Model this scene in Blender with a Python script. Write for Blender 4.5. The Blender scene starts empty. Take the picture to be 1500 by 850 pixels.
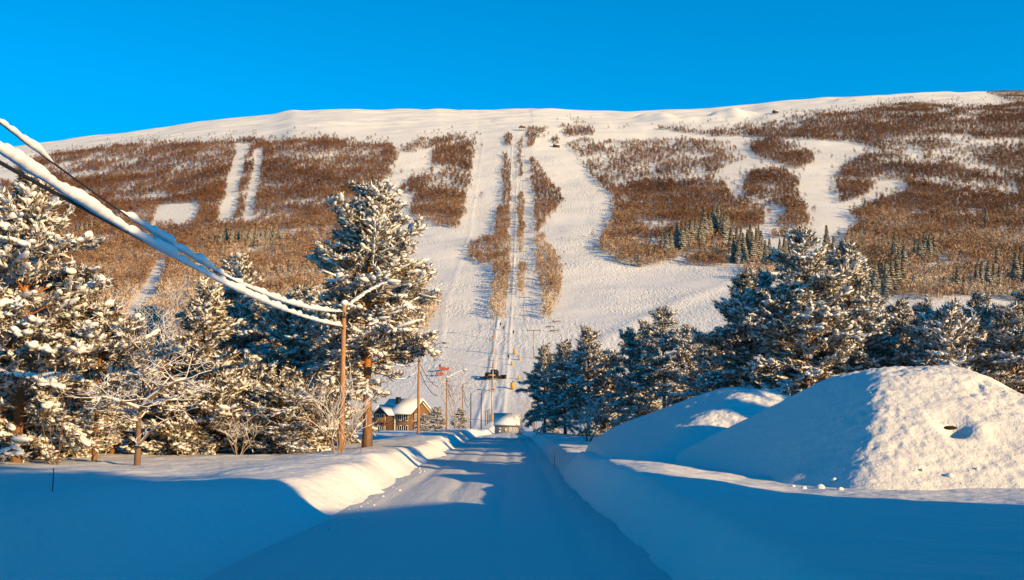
import bpy, math, random
import numpy as np
from mathutils import Vector, Matrix

random.seed(7)
R = math.radians
SC = bpy.context.scene
COL = SC.collection

# ------------------------------------------------------------------ camera maths
F = 1450.0                       # focal length in photo pixels (1500 wide)
EYE = 2.3
PITCH = math.atan((608 - 425) / F)
CP, SP = math.cos(PITCH), math.sin(PITCH)


def slope(px, py):
    """pixel -> (X/Y, (Z-EYE)/Y) of its ray"""
    u = (px - 750) / F
    v = (425 - py) / F
    w = CP - v * SP
    return u / w, (SP + v * CP) / w


def at(px, py, Y):
    q, t = slope(px, py)
    return Vector((q * Y, Y, EYE + t * Y))


def project(X, Y, Z):
    Z = Z - EYE
    zc = Y * CP + Z * SP
    yc = -Y * SP + Z * CP
    return 750 + F * X / zc, 425 - F * yc / zc


# ------------------------------------------------------------------ noise
def vnoise(x, y, seed=0):
    x = np.asarray(x, float); y = np.asarray(y, float)
    xi = np.floor(x).astype(np.int64); yi = np.floor(y).astype(np.int64)
    fx = x - xi; fy = y - yi
    fx = fx * fx * fx * (fx * (fx * 6 - 15) + 10); fy = fy * fy * fy * (fy * (fy * 6 - 15) + 10)

    def hsh(a, b):
        h = (a * 374761393 + b * 668265263 + seed * 144269504) & 0xffffffff
        h = ((h ^ (h >> 13)) * 1274126177) & 0xffffffff
        h = (h ^ (h >> 16)) & 0xffffffff
        return h / 4294967295.0
    a = hsh(xi, yi); b = hsh(xi + 1, yi); c = hsh(xi, yi + 1); d = hsh(xi + 1, yi + 1)
    return (a * (1 - fx) + b * fx) * (1 - fy) + (c * (1 - fx) + d * fx) * fy - 0.5


def sstep(a, b, x):
    t = np.clip((np.asarray(x, float) - a) / (b - a), 0, 1)
    return t * t * (3 - 2 * t)


# ------------------------------------------------------------------ terrain
RIDGE_PX = [(-200, 245), (-60, 226), (0, 219), (60, 211), (120, 203), (220, 190), (320, 175), (400, 167), (430, 161), (480, 160), (560, 162),
            (640, 161), (700, 163), (780, 159), (860, 162), (950, 162), (1040, 158), (1100, 153), (1130, 149), (1200, 143), (1300, 139), (1350, 137),
            (1450, 136), (1500, 134), (1700, 128)]
_rq = np.array([slope(*p)[0] for p in RIDGE_PX]); _rt = np.array([slope(*p)[1] for p in RIDGE_PX])
_T = np.array([(180, -.03), (230, -.0165), (280, .008), (330, .038), (400, .066), (460, .093), (640, .150), (900, .212), (1150, .262),
               (1350, .290), (1600, .309)])
_ty = np.arange(180, 1601, 5.0)
_tt = np.interp(_ty, _T[:, 0], _T[:, 1])
for _ in range(60):
    _tt[1:-1] = .25 * _tt[:-2] + .5 * _tt[1:-1] + .25 * _tt[2:]


def road_z(Y):
    return -1.5 * sstep(90, 215, Y)


def edge_l(Y):
    return -3.9 - .35 * sstep(26, 14, Y) + .7 * (1 - .75 * sstep(26, 18, Y)) * vnoise(np.asarray(Y) / 5.2, 0 * np.asarray(Y) + 3.3, 5) + .30 * (1 - .7 * sstep(26, 18, Y)) * vnoise(np.asarray(Y) / 1.1, 0 * np.asarray(Y), 6)


def edge_r(Y):
    return 1.85 + .35 * sstep(30, 16, Y) + .2 * vnoise(np.asarray(Y) / 2.7, 0 * np.asarray(Y) + 8.3, 15) + .08 * vnoise(np.asarray(Y) / .7, 0 * np.asarray(Y), 16)


def near_z(X, Y):
    rz = road_z(Y)
    wl = edge_l(Y) - X
    wr = X - edge_r(Y)
    near = sstep(27, 15, Y)
    # left bank
    H = .80 + .36 * near + .34 * vnoise(X / 6, Y / 4.2, 9)
    ramp = 1.25 + 1.5 * near
    bank = H * sstep(0, 1, wl / ramp) ** .8
    field = .52 + .22 * vnoise(X / 9, Y / 9, 11) + .10 * vnoise(X / 2.6, Y / 2.6, 12)
    k = sstep(2.0, 6.5, wl)
    zl = np.where(wl > 0, bank * (1 - k) + field * k, -.08)
    # right bank
    Hr = .86 + .16 * np.exp(-((Y - 27) / 6.0) ** 2) - .30 * sstep(38, 41, Y) + .14 * vnoise(X / 6, Y / 3.4, 18) + .05 * vnoise(X / 2.2, Y / 2.2, 19)
    bankr = Hr * sstep(0, 1, wr / .85) ** .8
    fieldr = .68 - .2 * sstep(38, 60, Y) + .12 * vnoise(X / 7, Y / 7, 21) + .05 * vnoise(X / 1.9, Y / 1.9, 22)
    kr = sstep(1.4, 4.2, wr)
    zr = np.where(wr > 0, bankr * (1 - kr) + fieldr * kr, -.08)
    z = np.where(wl > 0, zl, zr)
    fine = .05 * vnoise(X / .6, Y / .6, 31) + .07 * np.clip(vnoise(X / 1.4, Y / 1.2, 33), 0, 1) + .018 * vnoise(X / .22, Y / .22, 32)
    z = z + np.where((wl > .3) | (wr > .3), fine * (1 - .6 * near), 0)
    return z + rz


def mount_z(X, Y):
    Yc = np.maximum(Y, 1.0)
    q = X / Yc
    rt = np.interp(q, _rq, _rt)
    t = np.interp(np.minimum(Y, 1600), _ty, _tt)
    t = np.where(t > 0, t * rt / .309, t)
    over = np.maximum(Y - 1600, 0) / 1000.0
    z = EYE + t * Yc * (1 - over * .12) - 160 * over * over - 60 * over
    fade = sstep(250, 480, Y)
    lump = 7 * vnoise(X / 190, Y / 170, 41) + 3.2 * vnoise(X / 70, Y / 60, 42) + 1.2 * vnoise(X / 26, Y / 22, 43) + .35 * vnoise(X / 9, Y / 9, 44)
    lump = lump * (1 - .45 * sstep(1350, 1600, Y))
    # drift waves high on the fell
    hi = sstep(1250, 1400, Y)
    lump = lump + hi * (4.2 * np.abs(vnoise(X / 60 + 9, Y / 24, 47)) + 2.6 * vnoise(X / 38, Y / 13, 48))
    # cornice scarp right of centre
    g = np.exp(-((Y - 1420 - 30 * vnoise(X / 60, 0 * X, 51)) / 26.0) ** 2) * sstep(150, 230, X) * sstep(440, 380, X)
    lump = lump + g * 15 * (0.6 + vnoise(X / 22, Y / 60, 52))
    # lift lane: pressed track between low ridges
    lane = (2.5 + (X * 0 + 1) * (Y - 230) * .0095)
    dl = X - (lane - 8.2)
    ridges = .22 * np.exp(-(np.abs(dl + 3.2) / .7) ** 2) + .18 * np.exp(-(np.abs(dl - 3.0) / .7) ** 2) + .12 * vnoise(X / 1.3, Y / 16, 57) * (np.abs(dl - 2) < 9)
    lump2 = ridges * sstep(215, 250, Y) * (1 - sstep(1150, 1300, Y))
    lump3 = 0 * X
    for pl, amp, wd in TRACK_LINES:
        for (x0, y0), (x1, y1) in zip(pl[:-1], pl[1:]):
            t_ = np.clip(((X - x0) * (x1 - x0) + (Y - y0) * (y1 - y0)) / ((x1 - x0) ** 2 + (y1 - y0) ** 2), 0, 1)
            d2 = (X - x0 - t_ * (x1 - x0)) ** 2 + (Y - y0 - t_ * (y1 - y0)) ** 2
            lump3 = np.maximum(lump3, amp * np.exp(-d2 / wd ** 2))
    return z + lump * fade + lump2 + lump3


def gz(X, Y):
    X = np.asarray(X, float); Y = np.asarray(Y, float)
    k = sstep(205, 265, Y)
    return near_z(X, Y) * (1 - k) + mount_z(X, np.maximum(Y, 190)) * k


def G(x, y):
    return float(gz(np.array([x]), np.array([y]))[0])


TRACK_LINES = []
_MY = np.concatenate([np.arange(8, 100, .25), np.arange(100, 300, 1.0), np.arange(300, 1650, 2.0)])


def at_ground(px, py):
    q, t = slope(px, py)
    hit = np.nonzero(gz(q * _MY, _MY) >= EYE + t * _MY)[0]
    Y = _MY[hit[0]] if len(hit) else 1590.0
    return Vector((q * Y, Y, G(q * Y, Y)))


for px_line, amp, wd in (([(708, 205), (700, 260), (692, 310), (688, 345), (668, 400), (652, 450), (648, 500), (643, 530)], .22, 1.2), ([(1085, 408), (1000, 440), (930, 474), (880, 503), (850, 520)], .7, 5.0),
                         ([(729, 470), (727, 520), (720, 560), (714, 600)], .14, .8), ([(742, 470), (738, 520), (736, 560), (729, 600)], .14, .8), ([(868, 330), (872, 300), (850, 265), (822, 235)], .22, 1.3), ([(640, 430), (620, 470), (600, 520)], .25, 1.3)):
    TRACK_LINES.append(([tuple(at_ground(*p)[:2]) for p in px_line], amp, wd))

# ------------------------------------------------------------------ mesh helpers
def link_mesh(name, verts, tris=None, quads=None, mats=None, parent=None, smooth=False, midx=None):
    verts = np.asarray(verts, np.float32).reshape(-1, 3)
    nt = 0 if tris is None else len(tris); nq = 0 if quads is None else len(quads)
    me = bpy.data.meshes.new(name)
    me.vertices.add(len(verts)); me.vertices.foreach_set('co', verts.ravel())
    loops = []
    if nt: loops.append(np.asarray(tris, np.int32).ravel())
    if nq: loops.append(np.asarray(quads, np.int32).ravel())
    loops = np.concatenate(loops)
    me.loops.add(len(loops)); me.loops.foreach_set('vertex_index', loops)
    starts = np.concatenate([np.arange(nt) * 3, nt * 3 + np.arange(nq) * 4]).astype(np.int32)
    me.polygons.add(nt + nq); me.polygons.foreach_set('loop_start', starts)
    if midx is not None: me.polygons.foreach_set('material_index', np.asarray(midx, np.int32))
    if smooth: me.polygons.foreach_set('use_smooth', np.ones(nt + nq, bool))
    me.update(calc_edges=True)
    for m in (mats if isinstance(mats, (list, tuple)) else [mats]):
        if m: me.materials.append(m)
    o = bpy.data.objects.new(name, me); COL.objects.link(o)
    if parent: o.parent = parent
    return o


class MB:
    """collects shapes for ONE mesh"""
    def __init__(s):
        s.v = []; s.t = []; s.q = []; s.n = 0

    def add(s, v, t=None, q=None):
        v = np.asarray(v, float).reshape(-1, 3)
        s.v.append(v)
        if t is not None and len(t): s.t.append(np.asarray(t, int).reshape(-1, 3) + s.n)
        if q is not None and len(q): s.q.append(np.asarray(q, int).reshape(-1, 4) + s.n)
        s.n += len(v)
        return s

    def box(s, c, d, M=None, top=1.0):
        x, y, z = [a / 2 for a in d]
        v = np.array([(-x, -y, -z), (x, -y, -z), (x, y, -z), (-x, y, -z), (-x * top, -y * top, z), (x * top, -y * top, z), (x * top, y * top, z), (-x * top, y * top, z)])
        if M is not None: v = v @ np.array(M.to_3x3()).T
        v = v + np.array(c)
        return s.add(v, q=[(3, 2, 1, 0), (4, 5, 6, 7), (0, 1, 5, 4), (1, 2, 6, 5), (2, 3, 7, 6), (3, 0, 4, 7)])

    def tube(s, pts, rad, n=6, cap=True):
        pts = np.asarray(pts, float); m = len(pts)
        rad = np.full(m, rad) if np.isscalar(rad) else np.asarray(rad, float)
        tan = np.gradient(pts, axis=0)
        tan /= np.linalg.norm(tan, axis=1, keepdims=True) + 1e-9
        up = np.where(np.abs(tan[:, 2:3]) > .9, np.array([[1., 0, 0]]), np.array([[0, 0, 1.]]))
        a = np.cross(tan, up); a /= np.linalg.norm(a, axis=1, keepdims=True) + 1e-9
        for i in range(1, m):
            if np.dot(a[i], a[i - 1]) < 0: a[i] = -a[i]
        b = np.cross(tan, a)
        ang = np.arange(n) * 2 * math.pi / n
        ring = pts[:, None] + rad[:, None, None] * (np.cos(ang)[None, :, None] * a[:, None] + np.sin(ang)[None, :, None] * b[:, None])
        v = ring.reshape(-1, 3)
        q = [(i * n + j, i * n + (j + 1) % n, (i + 1) * n + (j + 1) % n, (i + 1) * n + j) for i in range(m - 1) for j in range(n)]
        t = []
        if cap:
            v = np.vstack([v, pts[:1], pts[-1:]])
            k = m * n
            t = [(k, (j + 1) % n, j) for j in range(n)] + [(k + 1, (m - 1) * n + j, (m - 1) * n + (j + 1) % n) for j in range(n)]
        return s.add(v, t, q)

    def prism(s, poly, axis_len, M=None, off=(0, 0, 0)):
        """poly in local (x,z), extruded along local y, centred"""
        p = np.asarray(poly, float); n = len(p)
        v = np.vstack([np.c_[p[:, 0], np.full(n, -axis_len / 2), p[:, 1]], np.c_[p[:, 0], np.full(n, axis_len / 2), p[:, 1]]])
        if M is not None: v = v @ np.array(M.to_3x3()).T
        v = v + np.array(off)
        q = [(i, (i + 1) % n, n + (i + 1) % n, n + i) for i in range(n)]
        t = [(0, i + 1, i) for i in range(1, n - 1)] + [(n, n + i, n + i + 1) for i in range(1, n - 1)]
        return s.add(v, t, q)

    def blob(s, c, r, M=None, seed=0):
        v, t = ICO[seed % len(ICO)], ICO_T
        v = v * np.array(r)
        if M is not None: v = v @ np.array(M.to_3x3()).T
        return s.add(v + np.array(c), t)

    def build(s, name, mat, parent=None, smooth=False, loc=None):
        o = link_mesh(name, np.vstack(s.v), np.vstack(s.t) if s.t else None, np.vstack(s.q) if s.q else None, mat, parent, smooth)
        if loc is not None: o.location = loc
        return o


def ico_base(sub):
    import bmesh
    bm = bmesh.new(); bmesh.ops.create_icosphere(bm, subdivisions=sub, radius=1)
    v = np.array([x.co[:] for x in bm.verts]); t = np.array([[x.index for x in f.verts] for f in bm.faces]); bm.free()
    return v, t


def ico_lumpy(sub, n, amp, seed):
    b, t = ico_base(sub); rs = np.random.RandomState(seed); out = []
    for k in range(n):
        d = np.zeros(len(b))
        for _ in range(4):
            a = rs.normal(size=3); a /= np.linalg.norm(a)
            d += rs.uniform(-1, 1) * np.maximum(0, b @ a) ** 3
        out.append(b * (1 + amp * d)[:, None])
    return out, t


ICO, ICO_T = ico_lumpy(2, 8, .75, 3)       # 80 faces
ICOF, ICOF_T = ico_lumpy(3, 8, .8, 4)     # 320 faces


def tag(o, label, cat, group=None, kind=None):
    if label: o['label'] = label
    if cat: o['category'] = cat
    if group: o['group'] = group
    if kind: o['kind'] = kind
    return o


def thing(name, label, cat, loc=(0, 0, 0), rz=0, group=None):
    o = bpy.data.objects.new(name, None); COL.objects.link(o)
    o.empty_display_size = .3
    o.location = loc; o.rotation_euler = (0, 0, rz)
    return tag(o, label, cat, group)


def dup(root, loc, rz=0, sc=None, label=None, cat=None, group=None):
    r = root.copy(); COL.objects.link(r)
    r.location = loc; r.rotation_euler = (0, 0, rz)
    if sc is not None: r.scale = sc
    if label: r['label'] = label
    if cat: r['category'] = cat
    if group: r['group'] = group
    for c in list(root.children):
        d = c.copy(); COL.objects.link(d); d.parent = r
        for g in list(c.children):
            e = g.copy(); COL.objects.link(e); e.parent = d
    return r


# ------------------------------------------------------------------ materials
def nodes(name):
    m = bpy.data.materials.new(name); m.use_nodes = True
    nt = m.node_tree
    return m, nt, nt.nodes['Principled BSDF']


def N(nt, typ, **kw):
    n = nt.nodes.new(typ)
    for k, v in kw.items():
        if k in n.inputs: n.inputs[k].default_value = v
        else: setattr(n, k, v)
    return n


def plain(name, col, rough=.6, var=.25, scale=6.0, metal=0, bump=0.0, col2=None):
    m, nt, b = nodes(name)
    b.inputs['Roughness'].default_value = rough; b.inputs['Metallic'].default_value = metal
    b.inputs['Specular IOR Level'].default_value = .25
    tc = N(nt, 'ShaderNodeTexCoord')
    no = N(nt, 'ShaderNodeTexNoise', Scale=scale, Detail=5.0)
    nt.links.new(tc.outputs['Object'], no.inputs['Vector'])
    mx = N(nt, 'ShaderNodeMix', data_type='RGBA')
    c2 = col2 or tuple(c * (1 - var) for c in col)
    mx.inputs[6].default_value = (*c2, 1); mx.inputs[7].default_value = (*[min(1, c * (1 + var * .6)) if not col2 else c for c in col], 1)
    nt.links.new(no.outputs['Fac'], mx.inputs[0]); nt.links.new(mx.outputs[2], b.inputs['Base Color'])
    if bump:
        bp = N(nt, 'ShaderNodeBump', Strength=bump, Distance=.05)
        nt.links.new(no.outputs['Fac'], bp.inputs['Height']); nt.links.new(bp.outputs['Normal'], b.inputs['Normal'])
    return m


def snow_mat(name, scales, dist, strength=.5, tracks=False, lanes=False, base=(.87, .87, .88)):
    m, nt, b = nodes(name)
    b.inputs['Base Color'].default_value = (*base, 1); b.inputs['Roughness'].default_value = .55
    b.inputs['Specular IOR Level'].default_value = .0
    g = N(nt, 'ShaderNodeNewGeometry')
    prev = None
    for s, d in zip(scales, dist):
        no = N(nt, 'ShaderNodeTexNoise', Scale=s, Detail=4.0, Roughness=.6)
        nt.links.new(g.outputs['Position'], no.inputs['Vector'])
        bp = N(nt, 'ShaderNodeBump', Strength=strength, Distance=d)
        nt.links.new(no.outputs['Fac'], bp.inputs['Height'])
        if prev: nt.links.new(prev.outputs['Normal'], bp.inputs['Normal'])
        prev = bp
    if tracks:
        # carved ski turns and groomer lines on the slopes, only well away from the road
        sep = N(nt, 'ShaderNodeSeparateXYZ'); nt.links.new(g.outputs['Position'], sep.inputs[0])
        mr = N(nt, 'ShaderNodeMapRange'); mr.inputs[1].default_value = 260; mr.inputs[2].default_value = 380
        mr.inputs[3].default_value = 0; mr.inputs[4].default_value = 1
        nt.links.new(sep.outputs['Y'], mr.inputs[0])
        top = N(nt, 'ShaderNodeMapRange'); top.inputs[1].default_value = 1150; top.inputs[2].default_value = 1350
        top.inputs[3].default_value = 1; top.inputs[4].default_value = .4
        nt.links.new(sep.outputs['Y'], top.inputs[0])
        mu = N(nt, 'ShaderNodeMath', operation='MULTIPLY'); nt.links.new(mr.outputs[0], mu.inputs[0]); nt.links.new(top.outputs[0], mu.inputs[1])
        # groomed and skied texture: faint turns drawn out down the fall line, broken up by patches
        pn = N(nt, 'ShaderNodeTexNoise', Scale=.02, Detail=3.0)
        nt.links.new(g.outputs['Position'], pn.inputs['Vector'])
        pr = N(nt, 'ShaderNodeMapRange'); pr.inputs[1].default_value = .38; pr.inputs[2].default_value = .62; pr.inputs[3].default_value = .15; pr.inputs[4].default_value = 1
        nt.links.new(pn.outputs['Fac'], pr.inputs[0])
        mv = N(nt, 'ShaderNodeMath', operation='MULTIPLY'); nt.links.new(mu.outputs[0], mv.inputs[0]); nt.links.new(pr.outputs[0], mv.inputs[1])
        for (rz, sc, dis, dd, k, wave) in ((.10, .42, 2.0, 1.1, .60, False), (-.35, .20, 3.0, 1.3, .56, False), (.3, .9, 1.5, .6, .62, False), (.12, .13, 22.0, .45, .12, True), (-.6, .09, 26.0, .45, .10, True)):
            mp = N(nt, 'ShaderNodeMapping'); mp.inputs['Rotation'].default_value = (0, 0, rz)
            mp.inputs['Scale'].default_value = (1, .30, .30)
            nt.links.new(g.outputs['Position'], mp.inputs['Vector'])
            if wave:
                wv = N(nt, 'ShaderNodeTexWave', Scale=sc, Distortion=dis, Detail=4.0); wv.inputs['Detail Scale'].default_value = .35; wv.inputs['Detail Roughness'].default_value = .6; wv.bands_direction = 'X'
            else:
                wv = N(nt, 'ShaderNodeTexNoise', Scale=sc, Detail=3.0, Roughness=.6, Distortion=dis)
            nt.links.new(mp.outputs[0], wv.inputs['Vector'])
            bp = N(nt, 'ShaderNodeBump', Distance=dd)
            st = N(nt, 'ShaderNodeMath', operation='MULTIPLY'); st.inputs[1].default_value = k
            nt.links.new(mv.outputs[0], st.inputs[0]); nt.links.new(st.outputs[0], bp.inputs['Strength'])
            nt.links.new(wv.outputs['Fac'], bp.inputs['Height']); nt.links.new(prev.outputs['Normal'], bp.inputs['Normal'])
            prev = bp
    if lanes:
        mp = N(nt, 'ShaderNodeMapping'); mp.inputs['Scale'].default_value = (1, .06, 1)
        nt.links.new(g.outputs['Position'], mp.inputs['Vector'])
        no = N(nt, 'ShaderNodeTexNoise', Scale=4.5, Detail=5.0, Roughness=.65); nt.links.new(mp.outputs[0], no.inputs['Vector'])
        bp = N(nt, 'ShaderNodeBump', Strength=.6, Distance=.03)
        nt.links.new(no.outputs['Fac'], bp.inputs['Height']); nt.links.new(prev.outputs['Normal'], bp.inputs['Normal'])
        prev = bp
    nt.links.new(prev.outputs['Normal'], b.inputs['Normal'])
    return m


M_SNOW = snow_mat('snow_terrain', (.35, 3.0, 22.0), (.5, .08, .012), .45, tracks=True)
M_ROAD = snow_mat('packed_snow', (1.5, 14.0), (.05, .012), .5, lanes=True, base=(.79, .80, .82))
M_HEAP = snow_mat('ploughed_snow', (2.2, 9.0, 40.0), (.10, .04, .010), .7)
M_FRESH = snow_mat('fresh_snow', (9.0,), (.03,), .35, base=(.88, .88, .89))
M_BARK = plain('pine_bark', (.30, .15, .08), .85, .5, 9, bump=.6)
def pine_bark():
    """grey brown plates low on the stem, flaking orange higher up"""
    m, nt, b = nodes('orange_pine_bark'); b.inputs['Roughness'].default_value = .85; b.inputs['Specular IOR Level'].default_value = .1
    tc = N(nt, 'ShaderNodeTexCoord'); sep = N(nt, 'ShaderNodeSeparateXYZ'); nt.links.new(tc.outputs['Object'], sep.inputs[0])
    mp = N(nt, 'ShaderNodeMapping'); mp.inputs['Scale'].default_value = (1, 1, .35); nt.links.new(tc.outputs['Object'], mp.inputs['Vector'])
    no = N(nt, 'ShaderNodeTexNoise', Scale=5.0, Detail=7.0, Roughness=.75); nt.links.new(mp.outputs[0], no.inputs['Vector'])
    mr = N(nt, 'ShaderNodeMapRange'); mr.inputs[1].default_value = .5; mr.inputs[2].default_value = 5.5; nt.links.new(sep.outputs['Z'], mr.inputs[0])
    ad = N(nt, 'ShaderNodeMath', operation='MULTIPLY_ADD', use_clamp=True); ad.inputs[1].default_value = 1.6; ad.inputs[2].default_value = -.95; nt.links.new(no.outputs['Fac'], ad.inputs[0])
    a2 = N(nt, 'ShaderNodeMath', operation='ADD', use_clamp=True); nt.links.new(ad.outputs[0], a2.inputs[0]); nt.links.new(mr.outputs[0], a2.inputs[1])
    mx = N(nt, 'ShaderNodeMix', data_type='RGBA'); mx.inputs[6].default_value = (.30, .17, .10, 1); mx.inputs[7].default_value = (.58, .25, .08, 1)
    nt.links.new(a2.outputs[0], mx.inputs[0])
    mz = N(nt, 'ShaderNodeMix', data_type='RGBA'); mz.blend_type = 'MULTIPLY'; mz.inputs[0].default_value = .8
    cr = N(nt, 'ShaderNodeValToRGB'); cr.color_ramp.elements[0].position = .35; cr.color_ramp.elements[0].color = (.5, .42, .38, 1); cr.color_ramp.elements[1].position = .62; cr.color_ramp.elements[1].color = (1, 1, 1, 1)
    nt.links.new(no.outputs['Fac'], cr.inputs[0]); nt.links.new(mx.outputs[2], mz.inputs[6]); nt.links.new(cr.outputs[0], mz.inputs[7])
    nt.links.new(mz.outputs[2], b.inputs['Base Color'])
    bp = N(nt, 'ShaderNodeBump', Strength=.7, Distance=.06); nt.links.new(no.outputs['Fac'], bp.inputs['Height']); nt.links.new(bp.outputs['Normal'], b.inputs['Normal'])
    return m


M_ORANGE = pine_bark()
M_GREY_BARK = plain('grey_bark', (.22, .14, .10), .85, .4, 14, bump=.4)
M_TWIG = plain('twig_bark', (.20, .11, .07), .85, .4, 5)
M_POLE = plain('pole_wood', (.46, .24, .12), .75, .3, 7, bump=.2)
M_POLE_D = plain('dark_steel', (.05, .045, .045), .5, .3, 5)
M_STEEL = plain('galvanised_steel', (.38, .37, .36), .45, .2, 8, metal=.4)
M_CABLE = plain('black_cable', (.025, .022, .022), .5, .2, 9)
M_YELLOW = plain('yellow_foam_pad', (.62, .36, .07), .7, .15, 4)
M_ORANGE_PAD = plain('orange_pad', (.55, .23, .07), .7, .15, 4)
M_RED = plain('red_fabric', (.45, .03, .02), .7, .3, 3)
M_REDWALL = plain('red_boards', (.32, .05, .03), .75, .2, 5)
M_BROWNWALL = plain('brown_boards', (.24, .125, .06), .75, .3, 6)
M_DARKWALL = plain('dark_boards', (.10, .055, .035), .75, .3, 6)
M_GREYWALL = plain('blue_grey_boards', (.24, .27, .32), .7, .12, 5)
M_WHITE = plain('white_paint', (.80, .78, .74), .5, .06, 5)
M_GLASS = plain('window_glass', (.03, .035, .045), .12, .3, 2)
M_BLACK = plain('black_paint', (.02, .02, .022), .5, .2, 4)
M_HOLE_SHADE = plain('hole_shade', (.03, .02, .015), .9, .2, 4)  # dark tone painting the shade inside the heap's hole


def needle_mat(name, a, b_):
    m, nt, b = nodes(name)
    b.inputs['Roughness'].default_value = .7; b.inputs['Specular IOR Level'].default_value = .15
    g = N(nt, 'ShaderNodeNewGeometry')
    no = N(nt, 'ShaderNodeTexNoise', Scale=1.3, Detail=3.0)
    nt.links.new(g.outputs['Position'], no.inputs['Vector'])
    ri = N(nt, 'ShaderNodeMath', operation='MULTIPLY_ADD'); ri.inputs[1].default_value = .55; ri.inputs[2].default_value = -.25
    nt.links.new(g.outputs['Random Per Island'], ri.inputs[0])
    ad = N(nt, 'ShaderNodeMath', operation='ADD', use_clamp=True); nt.links.new(no.outputs['Fac'], ad.inputs[0]); nt.links.new(ri.outputs[0], ad.inputs[1])
    mx = N(nt, 'ShaderNodeMix', data_type='RGBA'); mx.inputs[6].default_value = (*a, 1); mx.inputs[7].default_value = (*b_, 1)
    nt.links.new(ad.outputs[0], mx.inputs[0])
    # rime: whole sprays are white with it, most others are bare
    n2 = N(nt, 'ShaderNodeTexNoise', Scale=2.6, Detail=3.0, Roughness=.6); nt.links.new(g.outputs['Position'], n2.inputs['Vector'])
    f1 = N(nt, 'ShaderNodeMath', operation='MULTIPLY_ADD'); f1.inputs[1].default_value = .55; nt.links.new(g.outputs['Random Per Island'], f1.inputs[0]); nt.links.new(n2.outputs['Fac'], f1.inputs[2])
    f2 = N(nt, 'ShaderNodeMapRange'); f2.inputs[1].default_value = .74; f2.inputs[2].default_value = .95; nt.links.new(f1.outputs[0], f2.inputs[0])
    m2 = N(nt, 'ShaderNodeMix', data_type='RGBA'); m2.inputs[7].default_value = (.80, .77, .74, 1)
    nt.links.new(f2.outputs[0], m2.inputs[0]); nt.links.new(mx.outputs[2], m2.inputs[6]); nt.links.new(m2.outputs[2], b.inputs['Base Color'])
    return m


M_NEEDLE = needle_mat('pine_needles', (.050, .033, .014), (.25, .15, .06))
M_SPRUCE = needle_mat('spruce_needles', (.030, .028, .012), (.10, .075, .032))


def spruce_mat():
    """dark needles with snow lying where the bough faces up"""
    m, nt, b = nodes('snowy_spruce')
    b.inputs['Roughness'].default_value = .7; b.inputs['Specular IOR Level'].default_value = .15
    g = N(nt, 'ShaderNodeNewGeometry'); sep = N(nt, 'ShaderNodeSeparateXYZ'); nt.links.new(g.outputs['Normal'], sep.inputs[0])
    ab = N(nt, 'ShaderNodeMath', operation='ABSOLUTE'); nt.links.new(sep.outputs['Z'], ab.inputs[0])
    no = N(nt, 'ShaderNodeTexNoise', Scale=.9, Detail=3.0); nt.links.new(g.outputs['Position'], no.inputs['Vector'])
    ad = N(nt, 'ShaderNodeMath', operation='ADD'); nt.links.new(ab.outputs[0], ad.inputs[0]); nt.links.new(no.outputs['Fac'], ad.inputs[1])
    cr = N(nt, 'ShaderNodeMapRange'); cr.inputs[1].default_value = 1.06; cr.inputs[2].default_value = 1.42
    nt.links.new(ad.outputs[0], cr.inputs[0])
    mx = N(nt, 'ShaderNodeMix', data_type='RGBA'); mx.inputs[6].default_value = (.13, .088, .04, 1); mx.inputs[7].default_value = (.70, .66, .60, 1)
    nt.links.new(cr.outputs[0], mx.inputs[0]); nt.links.new(mx.outputs[2], b.inputs['Base Color'])
    return m


M_SNOWSPRUCE = spruce_mat()


def birch_mat():
    """brown leafless twigs, more rime lower on the hill, patchy from tree to tree"""
    m, nt, b = nodes('birch_twigs')
    b.inputs['Roughness'].default_value = .8; b.inputs['Specular IOR Level'].default_value = .1
    g = N(nt, 'ShaderNodeNewGeometry'); sep = N(nt, 'ShaderNodeSeparateXYZ'); nt.links.new(g.outputs['Position'], sep.inputs[0])
    mr = N(nt, 'ShaderNodeMapRange'); mr.inputs[1].default_value = 220; mr.inputs[2].default_value = 40; mr.inputs[3].default_value = 0; mr.inputs[4].default_value = .62
    nt.links.new(sep.outputs['Z'], mr.inputs[0])
    no = N(nt, 'ShaderNodeTexNoise', Scale=.018, Detail=5.0, Roughness=.65); nt.links.new(g.outputs['Position'], no.inputs['Vector'])
    a1 = N(nt, 'ShaderNodeMath', operation='MULTIPLY_ADD'); a1.inputs[1].default_value = 1.5; a1.inputs[2].default_value = -.68
    nt.links.new(no.outputs['Fac'], a1.inputs[0])
    a2 = N(nt, 'ShaderNodeMath', operation='MULTIPLY_ADD'); a2.inputs[1].default_value = .34
    nt.links.new(g.outputs['Random Per Island'], a2.inputs[0]); nt.links.new(a1.outputs[0], a2.inputs[2])
    a3 = N(nt, 'ShaderNodeMath', operation='ADD', use_clamp=True); nt.links.new(a2.outputs[0], a3.inputs[0]); nt.links.new(mr.outputs[0], a3.inputs[1])
    cr = N(nt, 'ShaderNodeValToRGB')
    e = cr.color_ramp.elements
    e[0].position = 0.0; e[0].color = (.092, .042, .025, 1)
    e[1].position = 1.0; e[1].color = (.74, .60, .47, 1)
    k = e.new(.35); k.color = (.20, .096, .052, 1)
    k = e.new(.65); k.color = (.37, .23, .145, 1)
    nt.links.new(a3.outputs[0], cr.inputs[0]); nt.links.new(cr.outputs[0], b.inputs['Base Color'])
    return m


M_BIRCH = birch_mat()
M_TAN = plain('frosted_twigs', (.40, .28, .19), .85, .35, 2)

# ------------------------------------------------------------------ ground sheet
def axis(segs):
    out = []
    for a, b, d0, d1 in segs:
        x = a
        while x < b - 1e-6:
            out.append(x); x += d0 + (d1 - d0) * (x - a) / (b - a)
    return np.array(out)


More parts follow.
